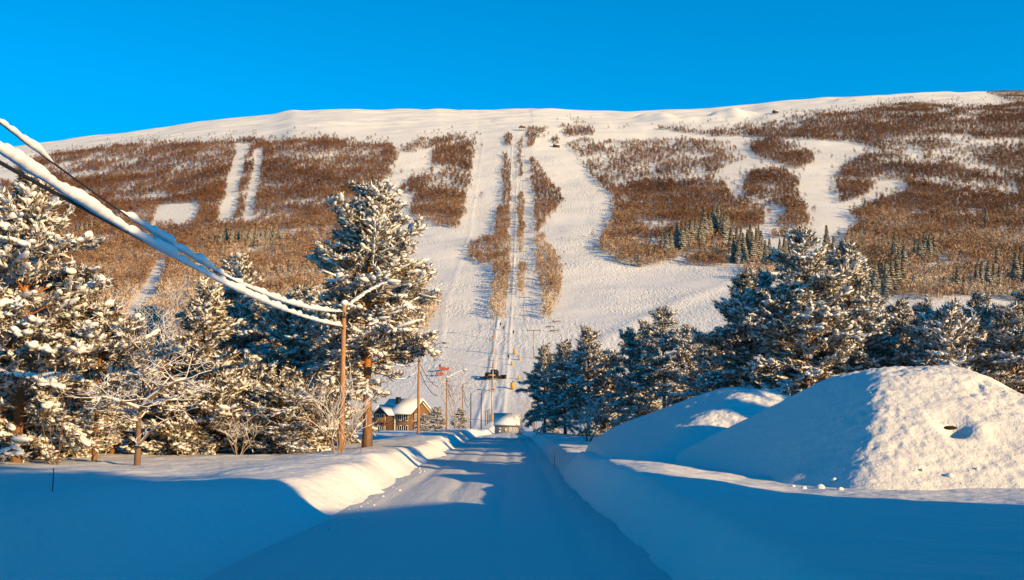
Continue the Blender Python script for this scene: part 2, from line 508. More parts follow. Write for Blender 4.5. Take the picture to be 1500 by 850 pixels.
xp = axis([(18, 60, .16, 2.5), (60, 160, 2.5, 6), (160, 900, 6, 7), (900, 1500, 30, 60)])
xn = -axis([(12, 60, .16, 2.5), (60, 160, 2.5, 6), (160, 900, 6, 7), (900, 1500, 30, 60)])[::-1]
XS = np.concatenate([xn, np.arange(-11.9, 18, .16), xp])
YS = axis([(-160, -10, 12, 3), (-10, 6, 1, .3), (6, 50, .16, .2), (50, 260, .2, 2.2), (260, 700, 2.2, 4), (700, 1720, 4, 5), (1720, 2400, 20, 40)])
gx, gy = np.meshgrid(XS, YS)
V = np.stack([gx, gy, gz(gx, gy)], -1).reshape(-1, 3)
nx, ny = len(XS), len(YS)
ii = (np.arange(ny - 1)[:, None] * nx + np.arange(nx - 1)[None]).ravel()
quads = np.stack([ii, ii + 1, ii + nx + 1, ii + nx], -1)
o = link_mesh('ground', V, None, quads, M_SNOW, smooth=True)
tag(o, 'snow covered ground rising from the roadside fields to the bare white fell', 'ground', kind='structure')
del V, quads

# road: packed snow between the ploughed banks
ry = axis([(-60, 6, 4, .4), (6, 60, .25, .4), (60, 212, .5, 2)])
rx = np.linspace(0, 1, 60)
el = edge_l(ry) - .35; er = edge_r(ry) + .35
X = el[:, None] + (er - el)[:, None] * rx[None]
Y = np.repeat(ry[:, None], 60, 1)
Z = road_z(Y) - .035 * np.exp(-((np.abs(np.abs(X + 1.0) - 1.5) - .75) / .22) ** 2) * (1 + 1.2 * vnoise(X / .4, Y / 3, 63)) + .02 * vnoise(X / .5, Y / 9, 61) + .025 * vnoise(X / 1.3, Y / 14, 62) + .02
ii = (np.arange(len(ry) - 1)[:, None] * 60 + np.arange(59)[None]).ravel()
o = link_mesh('road', np.stack([X, Y, Z], -1), None, np.stack([ii, ii + 1, ii + 61, ii + 60], -1), M_ROAD, smooth=True)
tag(o, 'straight packed snow road between ploughed banks leading to the ski lift', 'road', kind='structure')


# ------------------------------------------------------------------ snow heaps
def smin(a, b, k):
    h = np.clip(.5 + .5 * (b - a) / k, 0, 1)
    return b * (1 - h) + a * h - k * h * (1 - h)


def heap(name, label, planes, box, rough, hollow=None, res=.055, k=.38, mounds=(), pit=None):
    x = np.arange(box[0], box[1], res); y = np.arange(box[2], box[3], res)
    X, Y = np.meshgrid(x, y)
    h = None
    for (x0, y0, z0, a, b) in planes:
        p = z0 + a * (X - x0) + b * (Y - y0)
        h = p if h is None else smin(h, p, k)
    base = gz(X, Y)
    e = np.clip((h - base) / .8, 0, 1)
    lit = sstep(-.6, .8, (X - planes[0][0]) * .5 - (Y - planes[0][1]) * .15 + .8)
    n = .15 * vnoise(X / 2.4, Y / 2.4, 71) + .05 * vnoise(X / .8, Y / .8, 72) + rough * (.03 * vnoise(X / .33, Y / .33, 73) + .035 * vnoise(X / .17, Y / .17, 74) + .035 * vnoise(X / .1, Y / .1, 75)) * (.25 + 1.5 * np.clip(vnoise(X / 1.5, Y / 1.1, 76) + .4, 0, 1)) + .10 * np.clip(np.abs(vnoise(X / .9 + Y / 2, Y / .7, 77)) - .16, 0, 1)
    n = n - .10 + .06 * sstep(-.05, .05, vnoise(X / 1.7 + Y / 3, Y / 1.2, 78)) * lit + .05 * np.clip(vnoise(X / .45, Y / .4, 79), 0, 1) * lit
    h = h + n * (.35 + .65 * lit) * (0.3 + .7 * e)
    if hollow is not None:
        for (hx, hy, hr, hd) in hollow:
            r2 = ((X - hx) / hr) ** 2 + ((Y - hy) / hr) ** 2
            h = h - hd * np.exp(-r2 * r2) + .03 * np.exp(-((np.sqrt(r2) - 1.2) / .35) ** 2)
    for (mx, my, mr, mh) in mounds:
        h = h + mh * np.exp(-((X - mx) ** 2 + (Y - my) ** 2) / mr ** 2)
    if pit is not None:
        r2 = ((X - pit[0]) / .30) ** 2 + ((Y - pit[1]) / .20) ** 2
        h = h - .42 * np.exp(-r2 ** 3)
    # toe runs out softly on to the field
    edge = np.minimum(np.minimum(X - box[0], box[1] - X), np.minimum(Y - box[2], box[3] - Y))
    h = h - 2.5 * (1 - sstep(0, 1.3, edge))
    h = np.where(h > base - .25, smin(h * 0 + 99, h, .1), base - .4)
    h = np.maximum(h, base - .4)
    ii = (np.arange(len(y) - 1)[:, None] * len(x) + np.arange(len(x) - 1)[None]).ravel()
    o = link_mesh(name, np.stack([X, Y, h], -1), None, np.stack([ii, ii + 1, ii + len(x) + 1, ii + len(x)], -1), M_HEAP, smooth=True)
    return tag(o, label, 'snow heap', 'ploughed snow heaps beside the road'), (x, y, h)


HP2 = [(9.85, 26.5, 3.6, .74, .21), (9.7, 26.5, 3.62, .02, .57), (12.2, 26.5, 3.65, -.72, .10), (11, 28.5, 3.6, .0, -.8), (11, 26, 3.62, .03, .0)]
hp2, g2 = heap('snow_heap', 'largest ploughed snow heap, sunlit rough front with a dark hollow', HP2, (3.0, 18, 19.5, 34), 1.0, hollow=[(10.45, 23.75, .5, .07), (11.6, 23.2, .5, .05)], mounds=[(6.2, 23.6, .9, .35)], pit=(10.46, 23.62))
HP1 = [(8.4, 36, 3.35, .42, .12), (3.3, 36, 1.25, .85, .02), (8.6, 36, 3.35, -.05, .50), (8.7, 36, 3.4, -.28, .05), (9, 38, 3.4, .0, -.8), (8.4, 36, 3.35, 0, .03)]
hp1, g1 = heap('snow_heap', 'smooth shaded snow heap behind the largest one, lit only along its crest', HP1, (1.9, 15, 28, 44), 1.0)
# dark lens standing in for the shade deep in the carved hollow
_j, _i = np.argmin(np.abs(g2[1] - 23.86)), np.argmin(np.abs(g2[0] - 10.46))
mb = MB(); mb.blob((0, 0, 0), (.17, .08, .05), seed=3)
o = mb.build('hollow', M_HOLE_SHADE, hp2, True); o.location = (10.46, 23.86, g2[2][_j, _i])

# broken snow along the ploughed edges
mb = MB(); rs = np.random.RandomState(5)
for _ in range(70):
    y = rs.uniform(20, 60); x = float(edge_l(np.array([y]))[0]) + abs(rs.normal(0, .25)) + .03 if rs.rand() < .6 else float(edge_r(np.array([y]))[0]) - abs(rs.normal(0, .2))
    r = rs.uniform(.01, .03)
    mb.blob((x, y, float(road_z(y)) + .03), (r * 1.4, r * 1.2, r), seed=rs.randint(8))
for _ in range(14):
    a = rs.uniform(0, 1); a = a ** 1.8; x = 5.6 + a * 6 + rs.normal(0, .35); y = 22.1 + rs.normal(0, .45) + .2 * a
    r = abs(rs.normal(.0, .035)) + .012
    mb.blob((x, y, max(G(x, y), float(g2[2][np.argmin(np.abs(g2[1] - y)), np.argmin(np.abs(g2[0] - x))])) + .01), (r * 1.4, r * 1.2, r), seed=rs.randint(8))
tag(mb.build('snow_crumbs', M_FRESH, None, True), 'small broken lumps of snow along the road edges and heap foot', 'snow', kind='stuff')

# ------------------------------------------------------------------ trees: snow laden pines
def place_blobs(rs, pos, dirs, size, fine=False):
    """snow pads: lumpy flattened ellipsoids on the upper side of each clump"""
    lib, T = (ICOF, ICOF_T) if fine else (ICO, ICO_T)
    n = len(pos)
    k = rs.randint(len(lib), size=n)
    base = np.stack(lib)[k]                                   # n,v,3
    b = base * size[:, None]
    h = np.linalg.norm(dirs[:, :2], axis=1, keepdims=True) + 1e-6
    cx = dirs[:, :2] / h
    tilt = np.clip(dirs[:, 2], -.8, .8)[:, None]
    x = b[..., 0] * cx[:, :1] - b[..., 1] * cx[:, 1:2]
    y = b[..., 0] * cx[:, 1:2] + b[..., 1] * cx[:, :1]
    z = b[..., 2] + b[..., 0] * tilt * .8
    P = np.stack([x, y, z], -1) + pos[:, None]
    nv = base.shape[1]
    return P.reshape(-1, 3), (T[None] + (np.arange(n) * nv)[:, None, None]).reshape(-1, 3)


def needle_tufts(rs, pos, dirs, length, k):
    n = len(pos)
    d = dirs[:, None] * .9 + rs.normal(0, .62, (n, k, 3))
    d /= np.linalg.norm(d, axis=2, keepdims=True)
    L = length[:, None] * rs.uniform(.6, 1.15, (n, k))
    s = rs.normal(size=(n, k, 3)); s = np.cross(d, s); s /= np.linalg.norm(s, axis=2, keepdims=True) + 1e-9
    o = pos[:, None] + rs.normal(0, .05, (n, k, 3))
    w = rs.uniform(.018, .035, (n, k))[..., None] * (length[:, None, None] / .3)
    tip = o + d * L[..., None]; mid = o + d * L[..., None] * .45
    V = np.stack([o, mid + s * w, tip, mid - s * w], 2).reshape(-1, 3)
    q = np.arange(n * k * 4).reshape(-1, 4)
    return V, q


def pine_parts(seed, h, r, cb, p=1.5, droop=.12, snow=.75, spread=1.0, bare=None, fine=False, bark=None, whorl=.42, lean=0.0, big=1.0, flat=.9, k=15):
    """returns meshes (trunk, crown, snow) of one pine with its foot at the origin"""
    rs = np.random.RandomState(seed)
    wood = MB()
    nseg = 12
    tz = np.linspace(0, 1, nseg)
    wob = np.cumsum(rs.normal(0, .012 * h / 10, (nseg, 2)), 0); wob -= wob[0]
    tp = np.c_[wob[:, 0] + lean * tz ** 1.5 * h * .1, wob[:, 1], tz * h]
    tr = (.0175 * h * (1 - tz) ** .8 + .015)
    tr[0] *= 1.2
    tp[0, 2] = -.5
    wood.tube(tp, tr, 10 if fine else 8)

    def trunk(z):
        return np.array([np.interp(z, tp[:, 2], tp[:, i]) for i in range(2)] + [z])
    cp, cd, cs = [], [], []
    shelf_p, shelf_d = [], []
    z = cb * h
    az0 = rs.uniform(0, 6.28)
    while z < h * .985:
        t = (z - cb * h) / (h * (1 - cb))
        prof = (.62 + .38 * t / .2) if t < .2 else (1 - ((t - .2) / .8) ** p) ** flat
        nb = 5 if t < .8 else 4
        for b in range(nb):
            if rs.rand() < .08: continue
            az = az0 + b * 6.283 / nb + rs.uniform(-.35, .35)
            lob = 1 + .85 * float(vnoise(np.array([math.cos(az) * 1.6 + seed]), np.array([math.sin(az) * 1.6 + z / 1.7]), seed)[0])
            L = max(.22, r * prof * rs.uniform(.68, 1.15) * lob)
            el = R(4 + 50 * t ** 1.4 + rs.normal(0, 13))
            zb = min(h * .985, max(cb * h * .9, z + rs.uniform(-.32, .32)))
            curl = rs.normal(.05, .16)
            hd = np.array([math.cos(az), math.sin(az), 0])
            n = max(3, int(L / .33))
            s = np.linspace(0, 1, n + 1) * L
            pts = trunk(zb) + s[:, None] * hd * math.cos(el)
            pts[:, 2] += s * math.sin(el) - droop * s ** 2 / max(L, 1) * (1 + (1 - t))
            pts[:, 2] += curl * (s / L) ** 2.5 * L
            bend = rs.normal(0, .10) * (s / L) ** 2 * L
            pts[:, :2] += bend[:, None] * np.array([-hd[1], hd[0]])
            wood.tube(pts, np.linspace(.012 + .011 * L, .006, n + 1), 4, cap=False)
            tan = np.gradient(pts, axis=0); tan /= np.linalg.norm(tan, axis=1, keepdims=True)
            for i in range(1, n + 1):
                f = i / n
                if f < .28 and L > 1.0: continue
                cp.append(pts[i]); cd.append(tan[i] + np.array([0, 0, .25])); cs.append(.8 + .3 * f)
                shelf_p.append(pts[i]); shelf_d.append(tan[i] * .36)
                for sd in (-1, 1):
                    if rs.rand() < .12: continue
                    tl = (.16 + .36 * L * (1 - .72 * f)) * rs.uniform(.6, 1.2) * spread
                    td = tan[i] * .75 + sd * np.array([-hd[1], hd[0], 0]) * .75; td /= np.linalg.norm(td)
                    td[2] += rs.uniform(-.22, .42)
                    m = max(1, int(round(tl / .27)))
                    shelf_p.append(pts[i] + td * tl * .62); shelf_d.append(td * tl * .85)
                    if rs.rand() < .6: shelf_p.append(pts[i] + td * tl * 1.0 + rs.normal(0, .03, 3)); shelf_d.append(td * .22)
                    for j in range(1, m + 1):
                        cp.append(pts[i] + td * tl * j / m + np.array([0, 0, -.08 * (tl * j / m) ** 2])); cd.append(td + np.array([0, 0, .2])); cs.append(.7 + .35 * j / m)
        z += whorl * (1 - .35 * t) * rs.uniform(.8, 1.2) * (1.0 if h > 6 else .75)
        az0 += rs.uniform(.4, 1.0)
    if cb > .25:                                                    # dead stubs below the crown, each with a line of snow
        for _ in range(9):
            zz = rs.uniform(.25, 1.0) * cb * h; az = rs.uniform(0, 6.283); L = rs.uniform(.4, 1.5)
            hd = np.array([math.cos(az), math.sin(az), rs.uniform(-.25, .35)]); ss = np.linspace(0, 1, 5)[:, None]
            pts = trunk(zz) + ss * hd * L + rs.normal(0, .04, (5, 3)) * ss
            wood.tube(pts, np.linspace(.03, .008, 5), 4, cap=False)
            for q in pts[2:]: cp.append(q + np.array([0, 0, -.02])); cd.append(hd); cs.append(.35)
    shelf_p.append(trunk(h)); shelf_d.append(np.array([.05, 0, .2]))
    cp.append(trunk(h)); cd.append(np.array([0, 0, 1.])); cs.append(.9)
    cp = np.array(cp); cd = np.array(cd); cs = np.array(cs); cd /= np.linalg.norm(cd, axis=1, keepdims=True)
    nv, nq = needle_tufts(rs, cp, cd, .33 * cs, k)
    # snow lies in shelves along boughs and twigs, in patches: some boughs are loaded, others have shed it
    SP = np.array(shelf_p); SD = np.array(shelf_d); SL = np.linalg.norm(SD, axis=1); SD = SD / SL[:, None]
    load = vnoise(SP[:, 0] / .8 + seed, SP[:, 2] / .7 + SP[:, 1] / .8, seed) + .5
    out = np.clip(np.hypot(SP[:, 0] - lean * .1 * SP[:, 2], SP[:, 1]) / max(r, .1), 0, 1.2)
    keep = rs.rand(len(SP)) < snow * (.76 + .9 * load)
    sp = SP[keep]; sd = SD[keep]; sl = SL[keep]; ld = load[keep]; ou = out[keep]; m = len(sp)
    wd = big ** .5 * (.045 + .050 * rs.rand(m) + .070 * ou * ld)
    sz = np.stack([np.maximum(sl * .62, wd * 1.1), wd * rs.uniform(.9, 1.35, m), wd * rs.uniform(.55, .95, m)], -1)
    sv, st = place_blobs(rs, sp + np.array([0, 0, .035]) + np.array([0, 0, 1.]) * wd[:, None] * .35, sd, sz, fine)
    return wood, (nv, nq), (sv, st)


def make_pine(name, label, loc, rz=0, group='snow laden pines around the road', cat='pine tree', bark=None, **kw):
    t = thing(name, label, cat, loc, rz, group)
    w, (nv, nq), (sv, st) = pine_parts(**kw)
    w.build('trunk', bark or M_BARK, t, True)
    link_mesh('crown', nv, None, nq, M_NEEDLE, t)
    link_mesh('snow_load', sv, st, None, M_FRESH, t, True)
    t['h0'] = float(kw['h'])
    return t


def gpos(px, Y):
    q = slope(px, 640)[0]
    return Vector((q * Y, Y, G(q * Y, Y)))


def hgt(px, py, Y):
    """tree height reaching pixel row py at depth Y"""
    p = gpos(px, Y); return at(px, py, Y).z - p.z


GL = 'snow laden pines left of the road'
GR = 'snow laden pines right of the road'
PINE = {}
# hero pines, each its own build: (key, px of foot, depth, px row of top, radius, label, options)
HERO = [
    ('edge', 26, 37, 262, 3.0, 'tall snow heavy pine cut by the left edge of the photo', GL, dict(seed=11, cb=.08, p=2.0, snow=1.0, fine=True, big=1.35, spread=1.1), M_ORANGE),
    ('knee', 140, 38, 462, 1.6, 'small pine with a bare orange trunk and snow cap beside the leafless tree', GL, dict(seed=12, cb=.45, p=2.2, snow=.95, big=1.25), M_ORANGE),
    ('dark', 292, 52, 425, 2.6, 'dark shaded pine with blue snow standing right of the leafless tree', GL, dict(seed=13, cb=.16, p=2.3, snow=.7, big=1.05), M_BARK),
    ('centre', 538, 50, 276, 3.15, 'tallest roadside pine with thick orange trunk behind the first lamp post', GL, dict(seed=14, cb=.28, p=2.5, snow=.95, spread=1.1, big=1.15, droop=.05, whorl=.38), M_ORANGE),
    ('mid', 345, 61, 385, 3.0, 'sunlit snowy pine rising behind the dark shaded pine', GL, dict(seed=15, cb=.10, p=2.0, snow=.9, big=1.1), M_BARK),
    ('low', 425, 54, 452, 2.7, 'broad low pine with heavy white boughs left of the first lamp post', GL, dict(seed=16, cb=.08, p=2.4, snow=1.0, big=1.3, droop=.18), M_BARK),
    ('big', 1185, 56, 336, 3.3, 'tallest pine behind the snow heaps with sunlit snow all over', GR, dict(seed=17, cb=.07, p=1.8, snow=1.1, big=1.05), M_BARK),
    ('big2', 1252, 58, 362, 2.9, 'broad sunlit pine leaning on the right side of the tallest pine behind the heaps', GR, dict(seed=18, cb=.14, p=2.1, snow=1.2, big=1.2), M_BARK),
    ('shade', 1098, 61, 405, 2.9, 'bluish shaded pine left of the tallest pine behind the heaps', GR, dict(seed=19, cb=.10, p=1.8, snow=1.0), M_BARK),
    ('pale', 974, 82, 455, 2.3, 'slim pine with a pale bare trunk in the row right of the road', GR, dict(seed=20, cb=.34, p=1.8, snow=.9, big=.95), M_TAN),
    ('row', 862, 90, 487, 2.6, 'sunlit pine with the highest top in the clump nearest the lift hut', GR, dict(seed=21, cb=.12, p=1.8, snow=1.1), M_BARK),
    ('thicket', 318, 48, 545, 2.3, 'bushy sunlit pine thicket under the right side of the dark shaded pine', GL, dict(seed=23, cb=.02, p=2.6, snow=.85, big=1.0, whorl=.36, droop=.06), M_BARK),
    ('young', 1392, 46, 452, 1.9, 'stout snow loaded young pine just behind the largest heap', GR, dict(seed=22, cb=.03, p=2.0, snow=1.0, big=1.35), M_BARK),
]
for key, px, Y, top, rad, label, grp, kw, bark in HERO:
    PINE[key] = make_pine('pine_tree', label, gpos(px, Y), 0, grp, bark=bark, h=hgt(px, top, Y), r=rad, **kw)
    PINE[key]['rad'] = rad


def copy_pine(key, px, Y, top, rad, label, grp, rz):
    s = PINE[key]; h = hgt(px, top, Y)
    return dup(s, gpos(px, Y), rz, (rad / s['rad'], rad / s['rad'], h / s['h0']), label, group=grp)


COPIES = [
    ('thicket', 60, 41, 560, 1.7, 'low bushy pine at the foot of the left edge pine', GL, 1.0),
    ('mid', 95, 50, 440, 2.4, 'snowy pine between the left edge pine and the small orange trunked pine', GL, 2.2),
    ('low', 165, 47, 520, 2.2, 'low snow filled pine behind the leafless tree', GL, 3.7),
    ('low', -20, 45, 430, 2.8, 'wide pine half outside the left edge of the photo', GL, 3.9),
    ('thicket', 232, 60, 560, 2.2, 'short pine in shade behind the leafless tree', GL, 2.6),
    ('thicket', 262, 47, 572, 1.6, 'brownish young pine in front of the dark shaded pine', GL, 4.1),
    ('thicket', 115, 43, 575, 1.8, 'rounded snowy pine thicket just left of the small orange trunk', GL, .9),
    ('thicket', 20, 41, 590, 2.4, 'rounded pine thicket lowest at the left edge of the photo', GL, 2.9),
    ('thicket', 410, 47, 580, 2.2, 'rounded frosted thicket in front of the low heavy pine', GL, 4.2),
    ('mid', 205, 66, 455, 2.8, 'pine deep behind the leafless tree', GL, 3.3),
    ('centre', 438, 68, 425, 2.9, 'pine behind the low heavy pine with its crown close to the cables', GL, 3.0),
    ('mid', 375, 66, 440, 3.0, 'pine in the second row behind the low heavy pine', GL, 5.1),
    ('thicket', 372, 49, 548, 1.7, 'young frosted pine left of the low heavy pine', GL, 5.3),
    ('thicket', 452, 50, 560, 1.7, 'young frosted pine between low heavy pine and first lamp post', GL, 2.0),
    ('low', 480, 60, 500, 2.4, 'pine in the second row behind the first lamp post', GL, 1.2),
    ('row', 798, 98, 511, 2.2, 'half shaded pine at the road end of the right hand row', GR, 2.1),
    ('shade', 828, 94, 503, 2.4, 'slim pine second from the road in the right hand row', GR, 1.3),
    ('row', 900, 90, 520, 2.4, 'shaded pine right of the highest top in the hut clump', GR, 4.0),
    ('dark', 925, 84, 492, 2.3, 'blue shaded pine left of the pale trunk pine', GR, 1.9),
    ('row', 948, 89, 478, 2.3, 'pine pressed against the left of the pale trunk pine', GR, 5.5),
    ('shade', 1012, 80, 482, 2.4, 'pine just right of the pale trunk pine', GR, 3.0),
    ('dark', 1050, 74, 500, 2.6, 'shaded pine between the pale trunk pine and the bluish pine', GR, 4.4),
    ('shade', 1128, 62, 402, 2.4, 'narrow pine between the bluish pine and the tallest pine', GR, 2.5),
    ('big2', 1285, 64, 430, 2.4, 'shorter pine on the right flank of the broad sunlit pine', GR, 2.2),
    ('row', 1330, 60, 448, 2.0, 'slender pine first right of the big sunlit pair', GR, 3.1),
    ('shade', 1362, 57, 447, 1.9, 'half shaded pine second right of the big sunlit pair', GR, .4),
    ('big', 1446, 55, 432, 2.2, 'sunlit pine standing highest near the right edge of the photo', GR, 2.9),
    ('young', 1425, 52, 470, 1.7, 'young pine behind the stout young pine', GR, 1.1),
    ('shade', 1490, 46, 452, 2.2, 'pine cut by the right edge of the photo', GR, 1.0),
    ('big2', 1530, 52, 420, 2.6, 'pine just past the right edge with boughs reaching in', GR, 4.6),
    ('young', 640, 150, 598, 1.6, 'small snowy pine by the third lamp post', 'small pines by the chalet', 1.4),
    ('young', 675, 165, 600, 1.4, 'small dark pine between third and fifth lamp posts', 'small pines by the chalet', 3.4),
    ('young', 621, 205, 608, 1.9, 'small snowy pine in front of the chalet gable', 'small pines by the chalet', 5.0),
]
for c in COPIES: copy_pine(*c)


# ------------------------------------------------------------------ leafless trees and shrubs
def bare_tree(seed, h, r0, levels=4, up=.5, spread=.8, kids=(3, 4), n0=5, first=.35, n_stems=1, stem_spread=.0, snowlev=4, limbs=()):
    """wood tubes plus a lighter skin of snow lying along the upper side of every limb"""
    rs = np.random.RandomState(seed)
    wood = MB(); snow = MB()

    def limb(p, d, L, r, lev):
        n = 4
        pts = [np.array(p, float)]
        dd = np.array(d, float)
        for i in range(n):
            dd = dd + rs.normal(0, .13, 3) + np.array([0, 0, .06 * up])
            dd /= np.linalg.norm(dd); pts.append(pts[-1] + dd * L / n)
        pts = np.array(pts)
        rad = np.linspace(r, r * .55, n + 1)
        wood.tube(pts, rad, 7 if lev == 0 else (5 if lev == 1 else 3), cap=False)
        if lev > 0 or abs(dd[2]) < .8:
            s = pts.copy(); s[:, 2] += rad * .9
            if abs(d[2]) < .93 and lev <= snowlev: snow.tube(s, rad * .7 + .005, 4 if lev > 1 else 6, cap=True)
        if lev < levels:
            k = rs.randint(kids[0], kids[1] + 1)
            for i in range(k):
                f = first + (1 - first) * (i + rs.uniform(.2, .9)) / k if lev == 0 else rs.uniform(.25, 1)
                j = min(n, max(1, int(round(f * n))))
                az = rs.uniform(0, 6.283)
                side = np.array([math.cos(az), math.sin(az), rs.uniform(-.1, .7) * up])
                nd = dd * (1 - spread) + side * spread; nd /= np.linalg.norm(nd)
                limb(pts[j], nd, L * rs.uniform(.5, .72), rad[j] * .62, lev + 1)
    for pts, r1 in limbs:
        pts = np.array(pts, float); rad = np.linspace(r1, r1 * .45, len(pts))
        wood.tube(pts, rad, 7)
        if abs(pts[-1][2] - pts[0][2]) < 1.6:
            q = pts.copy(); q[:, 2] += rad * .9; snow.tube(q, rad * .8 + .02, 6)
        for i in range(1, len(pts)):
            for _ in range(2 if i < len(pts) - 1 else 3):
                d = pts[i] - pts[i - 1]; d /= np.linalg.norm(d); d = d * .5 + rs.normal(0, .45, 3) + np.array([0, 0, .1]); d /= np.linalg.norm(d)
                limb(pts[i], d, rs.uniform(.6, 1.3), rad[i] * .5, 2)
    for _ in range(n_stems if not limbs else 0):
        az = rs.uniform(0, 6.283); a = stem_spread * rs.uniform(.2, 1)
        limb((math.cos(az) * .1, math.sin(az) * .1, -.1), (math.cos(az) * a, math.sin(az) * a, 1), h * (.6 if n_stems == 1 else rs.uniform(.45, .8)), r0, 0)
    return wood, snow


def make_bare(name, label, loc, cat, mat, group=None, rz=0, snow_mat=None, **kw):
    if cat == 'shrub': kw.setdefault('snowlev', 2)
    t = thing(name, label, cat, loc, rz, group)
    w, s = bare_tree(**kw)
    w.build('trunk' if cat == 'tree' else 'stems', mat, t, True)
    if s.n: s.build('snow_load', snow_mat or M_FRESH, t, True)
    return t


def lp(px, py, dy=0.0, Y=36.4, foot=(203, 668)):
    """limb joint of the leafless tree, relative to its foot"""
    k = Y / F
    return ((px - foot[0]) * k, dy, (foot[1] - py) * k)


make_bare('leafless_tree', 'leafless tree with snow covered forking limbs left of the dark pine', gpos(203, 36.4), 'tree', M_GREY_BARK, seed=34, h=4.6, r0=.10, levels=4, up=.6, spread=.72,
          limbs=[([lp(203, 685), lp(203, 640), lp(202, 605), lp(204, 586)], .135), ([lp(203, 590), lp(216, 574, -.1), lp(236, 561, -.3), lp(258, 549, -.4), lp(274, 545, -.5)], .085), ([lp(204, 586), lp(214, 562, .1), lp(226, 538, .2), lp(231, 515, .2), lp(229, 490, .3)], .07),
                 ([lp(203, 588), lp(186, 579, -.2), lp(172, 574, -.4), lp(156, 570, -.6)], .06), ([lp(202, 582), lp(204, 560, .2), lp(200, 535, .3), lp(206, 508, .3)], .06), ([lp(206, 583), lp(240, 576, -.6), lp(268, 574, -.9)], .05), ([lp(202, 600), lp(184, 590, .4), lp(160, 590, .7)], .045)])
make_bare('shrub', 'snow dusted leafless shrub at the foot of the first lamp post', gpos(496, 43.2), 'shrub', M_TAN, seed=41, h=3.1, r0=.022, levels=4, up=.9, spread=.5, kids=(3, 4), n_stems=9, stem_spread=.5)
make_bare('shrub', 'bluish leafless shrub before the right hand pine row', gpos(862, 68), 'shrub', M_TWIG, seed=42, h=2.9, r0=.022, levels=4, up=.8, spread=.55, kids=(3, 4), n_stems=10, stem_spread=.7)
make_bare('shrub', 'thin upright saplings growing at the left edge of the snow bank', gpos(84, 36), 'shrub', M_TWIG, seed=43, h=3.4, r0=.018, levels=2, up=1.0, spread=.35, kids=(2, 3), n_stems=4, stem_spread=.15, snowlev=-1)
make_bare('shrub', 'pale birch shrub growing beside the third lamp post', gpos(668, 136), 'shrub', M_TAN, seed=44, h=9.5, r0=.045, levels=4, up=.9, spread=.45, kids=(3, 4), n_stems=5, stem_spread=.35)
make_bare('shrub', 'brown leafless shrub hiding the right end of the lift hut', gpos(764, 190), 'shrub', M_TWIG, seed=45, h=5.2, r0=.04, levels=4, up=.8, spread=.5, kids=(3, 4), n_stems=8, stem_spread=.5)
make_bare('shrub', 'brown leafless shrub under the nearest pine of the right row', gpos(783, 120), 'shrub', M_TWIG, seed=46, h=4.2, r0=.03, levels=4, up=.8, spread=.5, kids=(3, 4), n_stems=8, stem_spread=.5)
make_bare('shrub', 'frosted low shrub among the young pines left of the lamp post', gpos(350, 45), 'shrub', M_TAN, seed=47, h=2.0, r0=.018, levels=4, up=.7, spread=.6, kids=(3, 4), n_stems=8, stem_spread=.6)
make_bare('leafless_tree', 'slender leafless birch behind the small orange trunked pine', gpos(232, 58), 'tree', M_TAN, seed=48, h=8.2, r0=.07, levels=4, up=.9, spread=.5, kids=(4, 5), first=.3)
# snow loaded broken boughs low on the big pine behind the heaps
make_bare('shrub', 'snow covered dead boughs poking out between the heaps', gpos(1228, 50), 'shrub', M_GREY_BARK, seed=52, h=3.6, r0=.05, levels=3, up=.3, spread=.75, kids=(3, 4), n_stems=3, stem_spread=.9)

# ------------------------------------------------------------------ woods on the hill
def inpoly(px, py, poly):
    p = np.asarray(poly, float); n = len(p)
    c = np.zeros(px.shape, bool)
    j = n - 1
    for i in range(n):
        xi, yi = p[i]; xj, yj = p[j]
        if yi != yj:
            c ^= ((yi > py) != (yj > py)) & (px < (xj - xi) * (py - yi) / (yj - yi) + xi)
        j = i
    return c


HOLES = [
    [(0, 247), (30, 255), (75, 285), (112, 305), (62, 304), (45, 280), (15, 268), (0, 262)],
    [(222, 332), (232, 302), (290, 297), (290, 318), (283, 330)],
    [(349, 211), (367, 211), (353, 262), (343, 328), (317, 330), (333, 270)],
    [(373, 220), (388, 220), (380, 262), (369, 328), (353, 328), (366, 270)],
    [(232, 385), (245, 385), (228, 430), (197, 480), (178, 480), (205, 430)],
    [(1345, 388), (1400, 386), (1402, 393), (1350, 396)],
]
HALF = [  # thin woods where much snow shows
    ([(180, 248), (235, 248), (235, 258), (180, 258)], .25), ([(165, 288), (225, 288), (225, 296), (165, 296)], .2), ([(400, 215), (560, 218), (560, 236), (400, 238)], .45),
    ([(70, 240), (330, 215), (340, 245), (80, 262)], .5), ([(625, 250), (690, 252), (690, 278), (630, 282)], .5), ([(1290, 190), (1500, 180), (1500, 262), (1300, 240)], .6),
    ([(1338, 262), (1470, 262), (1500, 275), (1480, 290), (1420, 278), (1340, 274)], .35), ([(0, 430), (300, 430), (300, 530), (0, 530)], .5),
]
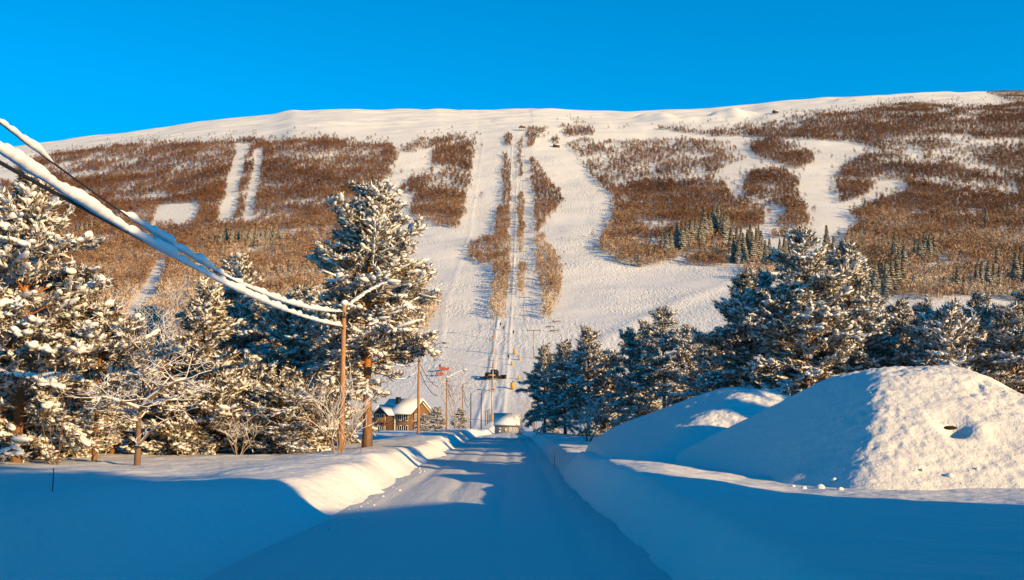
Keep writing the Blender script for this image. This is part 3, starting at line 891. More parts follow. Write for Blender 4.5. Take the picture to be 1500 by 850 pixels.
WOODS = [
    ('brown birch wood across the whole left side of the hill', [[(0, 266), (40, 238), (110, 222), (200, 213), (300, 210), (352, 209), (372, 203), (395, 212), (440, 206), (480, 205), (520, 213), (575, 213), (583, 232), (566, 252),
      (578, 258), (550, 272), (545, 300), (560, 340), (600, 400), (634, 440), (632, 478), (606, 500), (300, 530), (0, 540)]], 1.0),
    ('thin slanting birch strip at the top of the second piste from the left', [[(588, 222), (615, 207), (660, 202), (685, 204), (640, 216), (600, 227)]], .8),
    ('birch wood island left of the wide central piste', [[(634, 222), (660, 212), (697, 206), (690, 250), (688, 262), (682, 300), (672, 336), (640, 333), (602, 319), (603, 300), (613, 286), (585, 283), (600, 265), (632, 258)]], 1.0),
    ('long narrow birch strip along the left side of the lift', [[(736, 228), (745, 230), (749, 265), (746, 302), (737, 302)], [(734, 303), (747, 303), (746, 380), (743, 440), (736, 472), (719, 472), (721, 420), (724, 360), (728, 310)],
      [(683, 378), (690, 360), (706, 352), (725, 352), (725, 388), (700, 388)], [(741, 193), (750, 203), (746, 216), (738, 213)]], 1.3),
    ('thin line of brush between the two lift tracks', [[(759, 203), (764, 203), (765, 262), (760, 262)], [(758, 290), (767, 290), (768, 345), (764, 374), (759, 374)], [(759, 392), (769, 394), (768, 438), (759, 438)]], 1.2),
    ('birch strip of two lens shapes along the right side of the lift', [[(774, 235), (784, 237), (800, 260), (826, 295), (818, 306), (800, 326), (785, 347), (783, 310), (778, 265)],
      [(783, 352), (795, 349), (812, 373), (824, 395), (821, 430), (806, 470), (797, 468), (791, 420), (785, 385)], [(773, 189), (803, 189), (790, 200), (775, 219), (771, 200)]], 1.3),
    ('open birch clump high beside the upper right piste', [[(822, 186), (848, 180), (870, 186), (868, 200), (828, 202)], [(808, 204), (818, 204), (818, 212), (808, 212)]], .8),
    ('large birch wood right of the wide piste', [[(862, 250), (900, 278), (950, 268), (1060, 268), (1070, 290), (1120, 308), (1116, 335), (1085, 342), (1020, 372), (960, 392), (930, 395), (888, 378), (877, 362), (895, 330), (900, 292), (878, 274)],
      [(1004, 392), (1030, 362), (1066, 365), (1070, 390)], [(1086, 412), (1096, 396), (1130, 392), (1138, 412)]], 1.0),
    ('birch islands between the two right hand pistes', [[(1098, 208), (1130, 204), (1190, 224), (1196, 238), (1166, 250), (1138, 240), (1105, 230)], [(1088, 278), (1100, 255), (1150, 250), (1168, 265), (1170, 286), (1112, 296), (1090, 290)],
      [(1115, 300), (1169, 288), (1174, 300), (1188, 326), (1180, 350), (1130, 352), (1148, 325), (1152, 307)]], 1.0),
    ('vast birch wood covering the right side of the hill', [[(952, 188), (1040, 194), (1120, 184), (1180, 170), (1260, 165), (1300, 155), (1340, 152), (1420, 160), (1500, 150), (1620, 150), (1620, 446), (1500, 446), (1430, 436), (1360, 442), (1300, 434),
      (1268, 428), (1232, 392), (1238, 350), (1262, 328), (1245, 316), (1290, 295), (1338, 280), (1322, 268), (1284, 264), (1230, 262), (1232, 248), (1268, 228), (1310, 226), (1240, 208), (1130, 203), (1030, 200)],
      [(1226, 266), (1288, 268), (1262, 293), (1232, 299), (1226, 280)], [(1445, 136), (1500, 134), (1600, 134), (1600, 150), (1480, 150)]], 1.0),
]
SPARSE = [(830, 214), (850, 205), (905, 210), (1000, 205), (1070, 212), (1095, 235), (1062, 246), (1045, 266), (1000, 272), (905, 282), (872, 256), (845, 236)]
TUFTS = [(160, 214), (62, 222), (88, 220), (228, 207), (233, 206), (640, 194), (700, 197), (905, 184), (918, 182), (1132, 165), (1140, 163), (1160, 168), (1230, 146), (1245, 147), (1283, 148), (1340, 141), (1440, 142), (1040, 172), (1205, 160), (990, 185)]

# a dozen leafless birch shapes; each is a trunk and fans of twigs
def birch_shape(rs, k=34):
    V = []
    for a in (0, 1.57):                                              # trunk: two crossed slivers
        c, s = math.cos(a), math.sin(a)
        V += [(-.012 * c, -.012 * s, -.06), (.012 * c, .012 * s, -.06), (.03 * rs.randn() * .3, .0, .85)]
    for i in range(k):
        z0 = rs.uniform(.12, .85); az = rs.uniform(0, 6.283)
        L = .34 * (1.1 - z0 * .75) * rs.uniform(.6, 1.2); el = rs.uniform(.35, 1.25)
        d = np.array([math.cos(az) * math.cos(el), math.sin(az) * math.cos(el), math.sin(el)])
        p = np.array([0, 0, z0]) + d * L * rs.uniform(0, .35)
        e = p + d * L
        s = np.cross(d, rs.normal(size=3)); s /= np.linalg.norm(s)
        w = rs.uniform(.02, .055)
        V += [p, e + s * w, e - s * w * .6 + d * .05]
    return np.array(V)


rsb = np.random.RandomState(77)
BSH = np.stack([birch_shape(rsb) for _ in range(14)])


def birch_cloud(xy, hs, rs):
    n = len(xy); k = rs.randint(len(BSH), size=n)
    b = BSH[k]; a = rs.uniform(0, 6.283, n); c, s = np.cos(a)[:, None], np.sin(a)[:, None]
    w = (hs * rs.uniform(.85, 1.25, n))[:, None]
    P = np.stack([(b[..., 0] * c - b[..., 1] * s) * w, (b[..., 0] * s + b[..., 1] * c) * w, b[..., 2] * hs[:, None]], -1)
    P[..., 0] += xy[:, 0:1]; P[..., 1] += xy[:, 1:2]; P[..., 2] += gz(xy[:, 0], xy[:, 1])[:, None]
    return P.reshape(-1, 3)


sp = 2.95
xs = np.arange(-900, 900, sp); ys = np.arange(300, 1600, sp)
CX, CY = np.meshgrid(xs, ys); rs = np.random.RandomState(8)
CX = CX + rs.uniform(-sp / 2, sp / 2, CX.shape); CY = CY + rs.uniform(-sp / 2, sp / 2, CY.shape)
CX, CY = CX.ravel(), CY.ravel()
ok = np.abs(CX / CY) < .60
CX, CY = CX[ok], CY[ok]
CZ = gz(CX, CY)
PX, PY = project(CX, CY, CZ)
hole = np.zeros(len(CX), bool)
jx = PX + 5 * vnoise(CX / 9, CY / 9, 90); jy = PY + 3 * vnoise(CX / 9, CY / 9, 91)
for hpoly in HOLES: hole |= inpoly(jx, jy, hpoly)
dens = np.ones(len(CX))
for poly, d in HALF: dens[inpoly(jx, jy, poly)] = d
fr = (rs.rand(len(CX)) < .16); jx2 = jx + fr * rs.normal(0, 9, len(CX)); jy2 = jy + fr * np.abs(rs.normal(0, 7, len(CX)))
patch = np.clip(1.0 + 1.9 * vnoise(CX / 38, CY / 30, 93) + 1.1 * vnoise(CX / 13, CY / 13, 94), .10, 1.25)
for label, polys, dd in WOODS:
    m = np.zeros(len(CX), bool)
    for p in polys: m |= inpoly(jx, jy, p) if dd > 1.1 else inpoly(jx2, jy2, p)
    m &= ~hole
    keep = m & (rs.rand(len(CX)) < dens * np.where(dd > 1.1, 1.4, patch * 1.22) * dd)
    xy = np.c_[CX[keep], CY[keep]]
    hs = rs.uniform(3.0, 8.2, len(xy)) * (1 + .25 * vnoise(xy[:, 0] / 25, xy[:, 1] / 25, 95)) * np.interp(xy[:, 1], [350, 700, 1300, 1500], [1.0, 1.0, .85, .55])
    if dd > 1.1: hs *= .85
    P = birch_cloud(xy, hs, rs)
    o = link_mesh('birch_wood', P, np.arange(len(P)).reshape(-1, 3), None, M_BIRCH)
    tag(o, label, 'birch wood', 'leafless birch woods on the ski hill', 'stuff')

# single birches one can tell apart on the open snow
protos = []
for i in range(8):
    V = BSH[i].copy()
    me_o = link_mesh('bare_birch', V * np.array([6, 6, 6.0]), np.arange(len(V)).reshape(-1, 3), None, M_BIRCH)
    protos.append(me_o)
LAB_OPEN = 'single leafless birch in the open wood above the large right wood'
LAB_FELL = 'lone low birch tuft on the white fell above the woods'
spots = []
m = inpoly(PX, PY, SPARSE) & (rs.rand(len(CX)) < .24 * np.clip(1 + 1.6 * vnoise(CX / 22, CY / 22, 97), .15, 2))
for x, y in zip(CX[m][:], CY[m][:]): spots.append((x, y, rs.uniform(.7, 1.25), 0))
m2 = inpoly(PX, PY, SPARSE) & (rs.rand(len(CX)) < .22 * np.clip(1 + 2.2 * vnoise(CX / 22, CY / 22, 97), .1, 2.5))
xy = np.c_[CX[m2], CY[m2]]
P = birch_cloud(xy, rs.uniform(4, 7.5, len(xy)), rs)
tag(link_mesh('birch_wood', P, np.arange(len(P)).reshape(-1, 3), None, M_BIRCH), 'open thin birch wood with much snow showing above the large right wood', 'birch wood', 'leafless birch woods on the ski hill', 'stuff')
rs.shuffle(spots)
spots = spots[:255]
for px, py in TUFTS:
    p = at_ground(px, py + 3)
    for k in range(2): spots.append((p.x + rs.normal(0, 5), p.y + rs.normal(0, 5), rs.uniform(.45, .75), 1))
for i, (x, y, s, kind) in enumerate(spots):
    src = protos[i % 8]
    o = src if i < 8 else src.copy()
    if i >= 8: COL.objects.link(o)
    o.location = (x, y, G(x, y)); o.rotation_euler = (0, 0, rs.uniform(0, 6.28)); o.scale = (s * (1.5 if kind else 1.0), s * (1.5 if kind else 1.0), s)
    tag(o, LAB_FELL if kind else LAB_OPEN, 'birch tree', 'lone birch tufts on the fell' if kind else 'birches of the open wood')


# ------------------------------------------------------------------ spruces on the hill
def make_spruce(seed):
    rs = np.random.RandomState(seed)
    t = thing('spruce_tree', 'spruce', 'spruce tree')
    mb = MB(); mb.tube([(0, 0, -.3), (0, 0, .5), (0, 0, .97)], [.022, .018, .003], 6); mb.build('trunk', M_BARK, t)
    V = []
    tiers = 15
    for i in range(tiers):
        z = .06 + .90 * (i / (tiers - 1)); rr = .19 * (1 - (i / tiers)) ** .85 + .012
        nb = 11 if i < 10 else 7
        for b in range(nb):
            az = 6.283 * (b + rs.uniform(-.3, .3)) / nb + i
            L = rr * rs.uniform(.7, 1.2)
            d = np.array([math.cos(az), math.sin(az), 0]); s = np.array([-d[1], d[0], 0])
            w = .035 + .22 * L
            root = np.array([0, 0, z + .025]); mid = root + d * L * .6 + np.array([0, 0, -.02 - .12 * L]); tip = root + d * L + np.array([0, 0, -.05 - .30 * L])
            V += [root, mid + s * w, mid - s * w * .9, mid + s * w, tip + np.array([0, 0, .01]), mid - s * w * .9]
            V += [mid + s * w, tip, mid + np.array([0, 0, -.07]), mid - s * w, mid + np.array([0, 0, -.06]), tip]
    V = np.array(V)
    link_mesh('crown', V, np.arange(len(V)).reshape(-1, 3), None, M_SNOWSPRUCE, t)
    return t


SPR = [make_spruce(100 + i) for i in range(5)]
used = [0]


def spruce(px, base, hpx, label, group, fat=1.0):
    p = at_ground(px, base)
    h = hpx / F * p.y * 1.04
    i = used[0]; used[0] += 1
    s = SPR[i % 5]
    rz = random.uniform(0, 6.28); k = h * fat * random.uniform(.9, 1.15)
    if i < 5:
        s.location = p; s.rotation_euler = (0, 0, rz); s.scale = (k, k, h); s['label'] = label; s['group'] = group
    else:
        dup(s, p, rz, (k, k, h), label, group=group)


def grp(lst, label, group, fat=1.0):
    for px, b, h in lst: spruce(px, b, h, label, group, fat)


grp([(312, 360, 22), (322, 362, 28), (330, 361, 30), (338, 363, 32), (347, 362, 30), (356, 363, 33), (365, 362, 30), (374, 360, 30), (383, 361, 28), (391, 358, 30), (400, 357, 28), (408, 356, 24)],
    'snowy spruce in the dense row below the two narrow left pistes', 'spruces below the narrow left pistes')
grp([(98, 356, 18), (105, 352, 20), (112, 349, 20), (119, 346, 22), (126, 343, 22), (133, 340, 20), (142, 338, 18)],
    'pale spruce in the small slanting clump on the left wooded slope', 'spruces on the left wooded slope')
grp([(936, 391, 24), (970, 374, 32), (977, 378, 38), (983, 372, 36), (993, 366, 40), (1000, 368, 44), (1006, 362, 40), (1013, 360, 42), (1020, 356, 40), (1033, 352, 46), (1040, 350, 40), (1046, 344, 44), (1053, 342, 42), (1058, 346, 38), (1066, 346, 36), (1028, 360, 40), (1062, 352, 40)],
    'spruce in the row along the lower edge of the large right wood', 'spruces along the large right wood')
grp([(1072, 370, 36), (1076, 384, 40), (1083, 386, 38), (1090, 386, 44), (1096, 382, 46), (1103, 384, 44), (1109, 380, 46), (1116, 378, 40), (1122, 388, 36), (1128, 384, 34), (1134, 396, 34), (1086, 366, 34), (1100, 362, 34), (1112, 366, 36), (1080, 362, 30)],
    'dark spruce in the clump at the foot of the right hand pistes', 'spruces at the foot of the right pistes')
grp([(1143, 380, 30), (1150, 378, 34), (1158, 372, 30), (1212, 372, 42), (1222, 380, 34), (1166, 368, 26)],
    'spruce showing above the tallest pine behind the heaps', 'spruces above the tallest pine')
grp([(1268, 428, 46), (1276, 432, 50), (1284, 434, 52), (1292, 434, 54), (1300, 434, 50), (1308, 432, 52), (1316, 430, 56), (1324, 428, 50), (1312, 388, 48), (1318, 402, 40), (1326, 398, 38), (1288, 428, 40)],
    'spruce in the tall row at the right above the flat snowfield', 'spruces above the right snowfield')
grp([(1342, 384, 34), (1349, 386, 42), (1356, 384, 44), (1363, 384, 40), (1370, 382, 36)],
    'spruce in the compact clump on the right wooded slope', 'compact spruce clump on the right slope')
grp([(1398, 425, 28), (1404, 430, 40), (1384, 432, 26), (1413, 432, 30), (1432, 425, 38), (1440, 424, 40), (1450, 430, 48), (1458, 430, 44), (1466, 426, 36), (1490, 420, 50), (1496, 416, 46), (1462, 386, 24), (1505, 424, 50)],
    'spruce standing along the far right foot of the hill', 'spruces at the far right foot')
grp([(1446, 332, 24)], 'single pale spruce high in the right wood, standing alone', 'single spruces', 1.1)
grp([(1268, 312, 22)], 'single spruce at the tip of the right wood beside the curving piste', 'single spruces', 1.1)
grp([(1478, 316, 26), (1472, 318, 20)], 'spruce of a pale pair high at the right edge', 'pale spruce pair')
grp([(869, 213, 10)], 'tiny lone dark spruce in the open birch wood', 'single spruces', 1.2)


# ------------------------------------------------------------------ lamp posts and cables
def lamp_post(px, Y, top, arm, label, mat, rad=.115, group='lamp posts along the left bank', snowcap=True):
    p = gpos(px, Y); h = at(px, top, Y).z - p.z
    t = thing('lamp_post', label, 'lamp post', p, 0, group)
    mb = MB(); mb.tube([(0, 0, -.6), (0, 0, h * .5), (0, 0, h)], [rad * 1.15, rad, rad * .85], 12); mb.build('pole', mat, t, True)
    ax, az = arm
    pts = [(rad * .5, 0, h - .12), (rad + .1, 0, h - .02), (ax * .45, 0, h + az * .50), (ax * .8, 0, h + az * .9), (ax * .92, 0, h + az), (ax, 0, h + az)]
    mb = MB(); mb.tube(pts, .035, 8); mb.build('arm', M_STEEL if mat is M_POLE else M_POLE_D, t, True)
    mb = MB()
    mb.box((ax + .28, 0, h + az + .01), (.62, .22, .12), top=.8); mb.box((ax + .30, 0, h + az - .065), (.44, .17, .035))
    mb.build('lamp_head', M_STEEL if mat is M_POLE else M_POLE_D, t)
    mb = MB(); mb.box((0, 0, h - .55), (.5 * rad + .2, .34, .07)); mb.tube([(.06, -.22, h - .5), (.06, -.22, h - .36)], .035, 6); mb.tube([(.06, .22, h - .5), (.06, .22, h - .36)], .035, 6)
    mb.build('bracket', M_POLE_D, t)
    if snowcap:
        mb = MB(); mb.blob((0, 0, h + .1), (rad * 1.7, rad * 1.7, .16), seed=2)
        for k in range(22):
            f = k / 21; x = np.interp(f, [0, .5, .85, 1], [q[0] for q in (pts[1], pts[2], pts[3], pts[5])]); z = np.interp(f, [0, .5, .85, 1], [q[2] for q in (pts[1], pts[2], pts[3], pts[5])])
            mb.blob((x, 0, z + .055), (.12, .062, .055), seed=k)
        mb.blob((ax + .2, 0, h + az + .11), (.3, .13, .09), seed=4)
        mb.build('snow_cap', M_FRESH, t, True)
    return p, h


PL = []
PL.append(lamp_post(500, 45, 447, (2.0, 1.0), 'nearest wooden lamp post standing in a shrub with snow along its arm', M_POLE))
PL.append(lamp_post(612.5, 86, 521, (2.0, 1.1), 'second wooden lamp post in front of the chalet', M_POLE, snowcap=False))
PL.append(lamp_post(654, 130, 553, (2.1, .9), 'third wooden lamp post beside the birch shrub', M_POLE))
PL.append(lamp_post(677.5, 168, 562.5, (2.2, 1.1), 'fourth lamp post, wooden and shaded at its foot', M_POLE, snowcap=False))
PL.append(lamp_post(689.5, 207, 576, (1.5, .75), 'thin dark lamp post left of the last one near the lift hut', M_POLE_D, .10, snowcap=False))
PL.append(lamp_post(704.7, 205, 575.5, (2.2, .7), 'last thin dark lamp post nearest the lift hut', M_POLE_D, .10, snowcap=False))


def cable(label, A, B, sag, r, snow=None, group='cables between the lamp posts', n=40):
    A = np.array(A, float); B = np.array(B, float)
    o = thing('overhead_cable', label, 'cable', A, 0, group)
    f = np.linspace(0, 1, n + 1)
    P = (B - A) * f[:, None]; P[:, 2] -= 4 * sag * f * (1 - f)
    mb = MB(); mb.tube(P, r, 6); mb.build('wire', M_CABLE, o, True)
    if snow:
        rs = np.random.RandomState(int(abs(sag) * 1000) + int(A[0] * 10) % 97)
        for (f0, f1, thick) in snow:
            m = max(6, int(np.linalg.norm(B - A) * (f1 - f0) / .07))
            ff = np.linspace(f0, f1, m)
            Q = (B - A) * ff[:, None]; Q[:, 2] -= 4 * sag * ff * (1 - ff)
            w = thick * np.maximum(.22, .86 + .62 * vnoise(ff * 30, ff * 0, int(thick * 999)) + .55 * vnoise(ff * 95, ff * 0, 5) + .25 * vnoise(ff * 300, ff * 0, 6)) * np.minimum(1, np.minimum((ff - f0), (f1 - ff)) / .02 + .15)
            Q[:, 2] += w * .75
            Q[:, 0] += .3 * thick * vnoise(ff * 90, ff * 0, 8)
            s = MB(); s.tube(Q, w, 10)
            s.build('snow_roll', M_FRESH, o, True)
    return o


def cable_px(label, pts, r, snow, group='snow loaded cables reaching the first lamp post'):
    """cable hanging in the vertical plane of the posts, given by its ends and sag"""
    return cable(label, *pts, r, snow, group, n=60)


p0, h0 = PL[0]
PREV = Vector((-8.6, 3.5, 0))
top = p0.z + h0
A0 = (-8.55, 3.5)
cable('topmost cable to the first lamp post, bare for a stretch then thick with snow', (A0[0], A0[1], 8.98), (p0.x, p0.y, top - .30), 1.70, .018, [(.02, .335, .07), (.405, .995, .10)], 'snow loaded cables reaching the first lamp post')
cable('middle cable to the first lamp post under an unbroken thick roll of snow', (A0[0] + .12, A0[1], 7.72), (p0.x, p0.y - .1, top - 1.0), 1.0, .018, [(.02, .995, .105)], 'snow loaded cables reaching the first lamp post')
cable('lowest thick black cable to the first lamp post with only a thin line of snow', (A0[0] - .05, A0[1], 7.15), (p0.x, p0.y, top - 1.08), .60, .034, [(.02, .99, .022)], 'snow loaded cables reaching the first lamp post')
ORD = ['first', 'second', 'third', 'fourth', 'fifth']
for i in range(4):
    (a, ha), (b, hb) = PL[i], PL[i + 1]
    for k, (dz, sg, sn) in enumerate(((.55, 1.5, .05), (1.15, 2.0, .05))):
        cable('%s sagging cable between the %s and %s lamp posts' % ('upper' if k == 0 else 'lower', ORD[i], ORD[i + 1]), (a.x, a.y, a.z + ha - dz), (b.x, b.y, b.z + hb - dz), sg * (.75 + .12 * i), .028 + .006 * i,
              [(.02, .98, sn * (.9 if i < 1 else .55))])


# marker stakes
def stake(px, Y, h, label):
    mb = MB(); mb.tube([(0, 0, -.3), (.01, 0, h * .6), (.0, 0, h)], .012, 6)
    o = mb.build('marker_stake', M_TWIG, None, True); o.location = gpos(px, Y); tag(o, label, 'stake', 'thin stakes in the snow banks')


stake(81, 24, .55, 'thin dark stake on the shaded left snow bank')
stake(529, 38, .6, 'thin dark stake in the snow near the thick orange trunk')
stake(812, 42, .75, 'thin dark stake on the right road bank')


# ------------------------------------------------------------------ buildings
def gable_roof(w, d, rise, over, th, M=None):
    """slab pair, ridge along local x; returns MB"""
    mb = MB()
    hy = d / 2 + over
    for s in (-1, 1):
        e = rise * (hy / (d / 2)) - rise
        mb.prism([(0, rise), (s * hy, -e), (s * hy, -e + th), (0, rise + th * 1.1)], w + 2 * over, Matrix.Rotation(R(90), 3, 'Z'))
    return mb


def window(parent, x, y, z, w, h, rz, mat_frame=M_WHITE):
    """flat window: frame proud of the wall, pane behind, one glazing cross"""
    M = Matrix.Rotation(rz, 3, 'Z')
    def P(a, b, c): v = M @ Vector((a, b, 0)); return (x + v.x, y + v.y, z + c)
    f = MB(); t = .12
    for (a, c, ww, hh) in ((0, h / 2, w + t, t), (0, -h / 2, w + t, t), (-w / 2, 0, t, h - t), (w / 2, 0, t, h - t), (0, 0, t * .6, h - t)):
        f.box(P(a, -.05, c), (ww, .1, hh), M)
    o = f.build('window', mat_frame, parent)
    g = MB(); g.box(P(0, -.012, 0), (w - t * .9, .03, h - t * .9), M); g.build('pane', M_GLASS, o)
    return o


# chalet
p = gpos(594, 222); p.z -= .5
ch = thing('chalet', 'brown two storey timber chalet with snow roof behind the second lamp post', 'house', p, R(-33))
mb = MB(); mb.prism([(-3.4, -1), (3.4, -1), (3.4, 4.5), (0, 7.0), (-3.4, 4.5)], 8.2, Matrix.Rotation(R(90), 3, 'Z')); mb.build('wall', M_BROWNWALL, ch)
rf = MB(); rf.v = []
roof = gable_roof(8.2, 6.8, 2.5, .75, .42)
for v in roof.v: v[:, 2] += 4.56
ro = roof.build('roof', M_FRESH, ch)
mb = MB()
for s in (-1, 1):
    e = 2.5 * (4.15 / 3.4) - 2.5
    for xx in (-4.87, 4.87):
        mb.prism([(0, 2.5), (s * 4.15, -e), (s * 4.15, -e - .3), (0, 2.2)], .1, Matrix.Rotation(R(90), 3, 'Z'), (xx, 0, 4.54))
mb.build('bargeboard', M_DARKWALL, ro)
mb = MB(); mb.box((-1.2, -1.2, 6.9), (.8, .8, 1.7)); mb.box((-1.2, -1.2, 7.78), (.95, .95, .12)); mb.build('chimney', M_BLACK, ro)
mb = MB(); mb.prism([(-2.0, -1), (2.0, -1), (2.0, 4.2), (0, 5.7), (-2.0, 4.2)], 2.4, None, (-2.6, -4.3, 0)); mb.build('wing', M_DARKWALL, ch)
mb = MB()
for s in (-1, 1): mb.prism([(0, 5.75), (s * 2.7, 3.75), (s * 2.7, 4.12), (0, 6.15)], 3.6, None, (-2.6, -4.3, 0))
mb.build('wing_roof', M_FRESH, ch)
mb = MB(); mb.box((-2.6, -6.1, 2.35), (4.2, 1.2, .18)); mb.box((-2.6, -6.66, 2.9), (4.2, .08, .85))
for xx in (-4.6, -.6): mb.box((xx, -6.6, 1.2), (.2, .2, 5.6))
mb.build('balcony', M_BROWNWALL, ch)
for xx in (-3.4, -1.8): window(ch, xx, -5.5, 3.4, 1.1, 1.3, 0); window(ch, xx, -5.5, .8, 1.1, 1.3, 0)
for xx in (1.0, 2.8): window(ch, xx, -3.4, 3.4, 1.2, 1.4, 0); window(ch, xx, -3.4, .9, 1.2, 1.4, 0)
for yy in (-1.4, 1.4): window(ch, 4.1, yy, 3.4, 1.1, 1.3, R(90)); window(ch, 4.1, yy, .9, 1.1, 1.3, R(90))
mb = MB(); mb.box((-.3, -3.52, 2.0), (.45, .12, 5.0)); mb.build('corner_board', M_WHITE, ch)

# lift hut
p = gpos(743, 203); p.z = at(743, 637, 203).z
hut = thing('lift_hut', 'blue grey lift hut with a snow roof and lettering at the end of the road', 'hut', p, 0)
mb = MB(); mb.prism([(-1.9, -.6), (1.9, -.6), (1.9, 2.1), (0, 3.9), (-1.9, 2.1)], 4.9, Matrix.Rotation(R(90), 3, 'Z')); mb.build('wall', M_GREYWALL, hut)
roof = gable_roof(4.9, 3.8, 1.9, .3, .34)
for v in roof.v: v[:, 2] += 2.12
ro = roof.build('roof', M_FRESH, hut)
mb = MB(); mb.box((0, -2.2, 1.80), (5.3, .06, .16)); mb.build('fascia', M_DARKWALL, ro)
mb = MB(); mb.box((-.35, -1.93, 1.05), (.62, .05, .62)); sg = mb.build('notice_board', M_YELLOW, hut)
mb = MB(); mb.box((-.35, -1.97, 1.05), (.28, .03, .34)); mb.build('notice', M_WHITE, sg)
mb = MB(); mb.box((-1.5, -1.93, .72), (.32, .05, .36)); mb.build('notice_board', M_WHITE, hut)
mb = MB(); mb.box((-1.45, -1.93, 1.3), (.35, .05, .22)); mb.build('notice_board', M_WHITE, hut)
mb = MB(); mb.box((-2.42, -1.94, .9), (.12, .06, 2.6)); mb.box((2.42, -1.94, .9), (.12, .06, 2.6)); mb.build('corner_board', M_DARKWALL, hut)
cu = bpy.data.curves.new('lettering', 'FONT'); cu.body = 'Bjor'; cu.size = 1.25; cu.extrude = .02; cu.align_x = 'LEFT'
to = bpy.data.objects.new('lettering', cu); COL.objects.link(to)
bpy.context.view_layer.update()
me = bpy.data.meshes.new_from_object(to.evaluated_get(bpy.context.evaluated_depsgraph_get()))
bpy.data.objects.remove(to)
me.materials.clear(); me.materials.append(M_WHITE)
lt = bpy.data.objects.new('lettering', me); COL.objects.link(lt); lt.parent = hut
lt.location = (.35, -1.95, .72); lt.rotation_euler = (R(90), 0, 0)
mb = MB()
for k in range(24):
    mb.blob((-2.9 + k * .25, -2.6 + .2 * math.sin(k), -.1 + .1 * math.sin(k * 1.7)), (.5, .6, .35), seed=k)
mb.build('snow_drift', M_FRESH, hut, True)

# red cabin half hidden by the right pines
p = at_ground(1048, 521)
rc = thing('red_cabin', 'small red cabin with snow roof half hidden behind the right pines', 'cabin', p, R(8))
mb = MB(); mb.prism([(-2.6, -.6), (2.6, -.6), (2.6, 2.4), (0, 3.9), (-2.6, 2.4)], 8.5, Matrix.Rotation(R(90), 3, 'Z')); mb.build('wall', M_REDWALL, rc)
roof = gable_roof(8.5, 5.2, 1.6, .5, .5)
for v in roof.v: v[:, 2] += 2.42
roof.build('roof', M_FRESH, rc)
for xx in (-3.4, -.5, 2.4): window(rc, xx, -2.6, 1.2, 1.0, 1.0, 0, M_BLACK)

# tiny cabins on the fell
def small_cabin(px, py, w, label, mat):
    p = at_ground(px, py)
    t = thing('mountain_cabin', label, 'cabin', p, R(15), 'small cabins high on the fell')
    mb = MB(); mb.prism([(-w * .4, -1), (w * .4, -1), (w * .4, w * .35), (0, w * .6), (-w * .4, w * .35)], w, Matrix.Rotation(R(90), 3, 'Z')); mb.build('wall', mat, t)
    roof = gable_roof(w, w * .8, w * .25, .3, .35)
    for v in roof.v: v[:, 2] += w * .35 + .05
    roof.build('roof', M_FRESH, t)


small_cabin(815, 216, 7, 'dark mountain cabin beside the upper right piste', M_DARKWALL)
small_cabin(1136, 166, 7, 'dark mountain cabin on the skyline at right', M_DARKWALL)
small_cabin(1128, 412, 9, 'brown cabin roofed with snow left of the tallest pine', M_BROWNWALL)

# added unseen house and its annexe, right of view, shaped to shade the foreground
S_AZ = R(40)                                   # the sun stands right of the camera, this far behind it
S_EL = R(12)
ex = Vector((math.cos(S_AZ), -math.sin(S_AZ), 0)); eu = Vector((math.sin(S_AZ), math.cos(S_AZ), 0))


def us(u, s):
    """point u metres along the shadow front and s metres towards the sun"""
    v = eu * u + ex * s; return Vector((v.x, v.y, 0))


hc = us(-1.7, 15); hc.z = .25
hs_ = thing('shade_house', 'unseen timber house added outside the right edge to shade the foreground', 'house', hc, math.atan2(eu.y, eu.x))
mb = MB(); mb.prism([(-4.5, -1), (4.5, -1), (4.5, 6.8), (0, 9.6), (-4.5, 6.8)], 31, Matrix.Rotation(R(90), 3, 'Z')); mb.build('wall', M_BROWNWALL, hs_)
roof = gable_roof(31, 9, 2.9, .7, .4)
for v in roof.v: v[:, 2] += 6.85
roof.build('roof', M_FRESH, hs_)
for xx in np.arange(-13, 14, 3.6):
    for zz in (1.6, 4.6): window(hs_, float(xx), 4.5, zz, 1.3, 1.4, R(180))
mb = MB(); mb.box((15.3 + 2.95, 0, 2.45), (5.9, 7.5, 6.5)); mb.build('shade_annexe', M_BROWNWALL, hs_)  # added low block, height set to let sun reach the left bank
mb = MB(); mb.box((15.6 + 2.8, 0, 5.88), (5.6, 8.0, .34)); mb.build('shade_annexe_roof', M_FRESH, hs_)


# unseen pines added to shade the cables and the left bank
def shade_pine(u, s, h, r, cb, seed, label, snow=.9):
    q = us(u, s); q.z = G(q.x, q.y)
    return make_pine('pine_tree', label, q, 0, 'unseen pines outside the right edge', seed=seed, h=h, r=r, cb=cb, p=1.8, snow=snow, big=1.5, spread=1.2, whorl=.36, k=18)


shade_pine(12.9, 22, 18.2, 2.5, .55, 61, 'unseen tall high crowned pine added to shade the cables')

for x, y, hh, rr, sd, lb in ((25, 20.2, 8.2, .9, 62, 'slender pine right of the heaps, first outside the frame'), (25.5, 25.0, 9.8, 2.6, 63, 'round crowned pine right of the heaps, second outside the frame'), (27, 34, 8.8, 1.1, 64, 'conical pine right of the heaps, third outside the frame')):  # unseen, crowns sized to throw bands of shade across the left bank
    make_pine('pine_tree', lb, (x, y, G(x, y)), 0, 'unseen pines outside the right edge', seed=sd, h=hh, r=rr, cb=.55 if sd == 63 else .04, p=1.3, snow=1.0, big=1.2, whorl=.34, k=18)

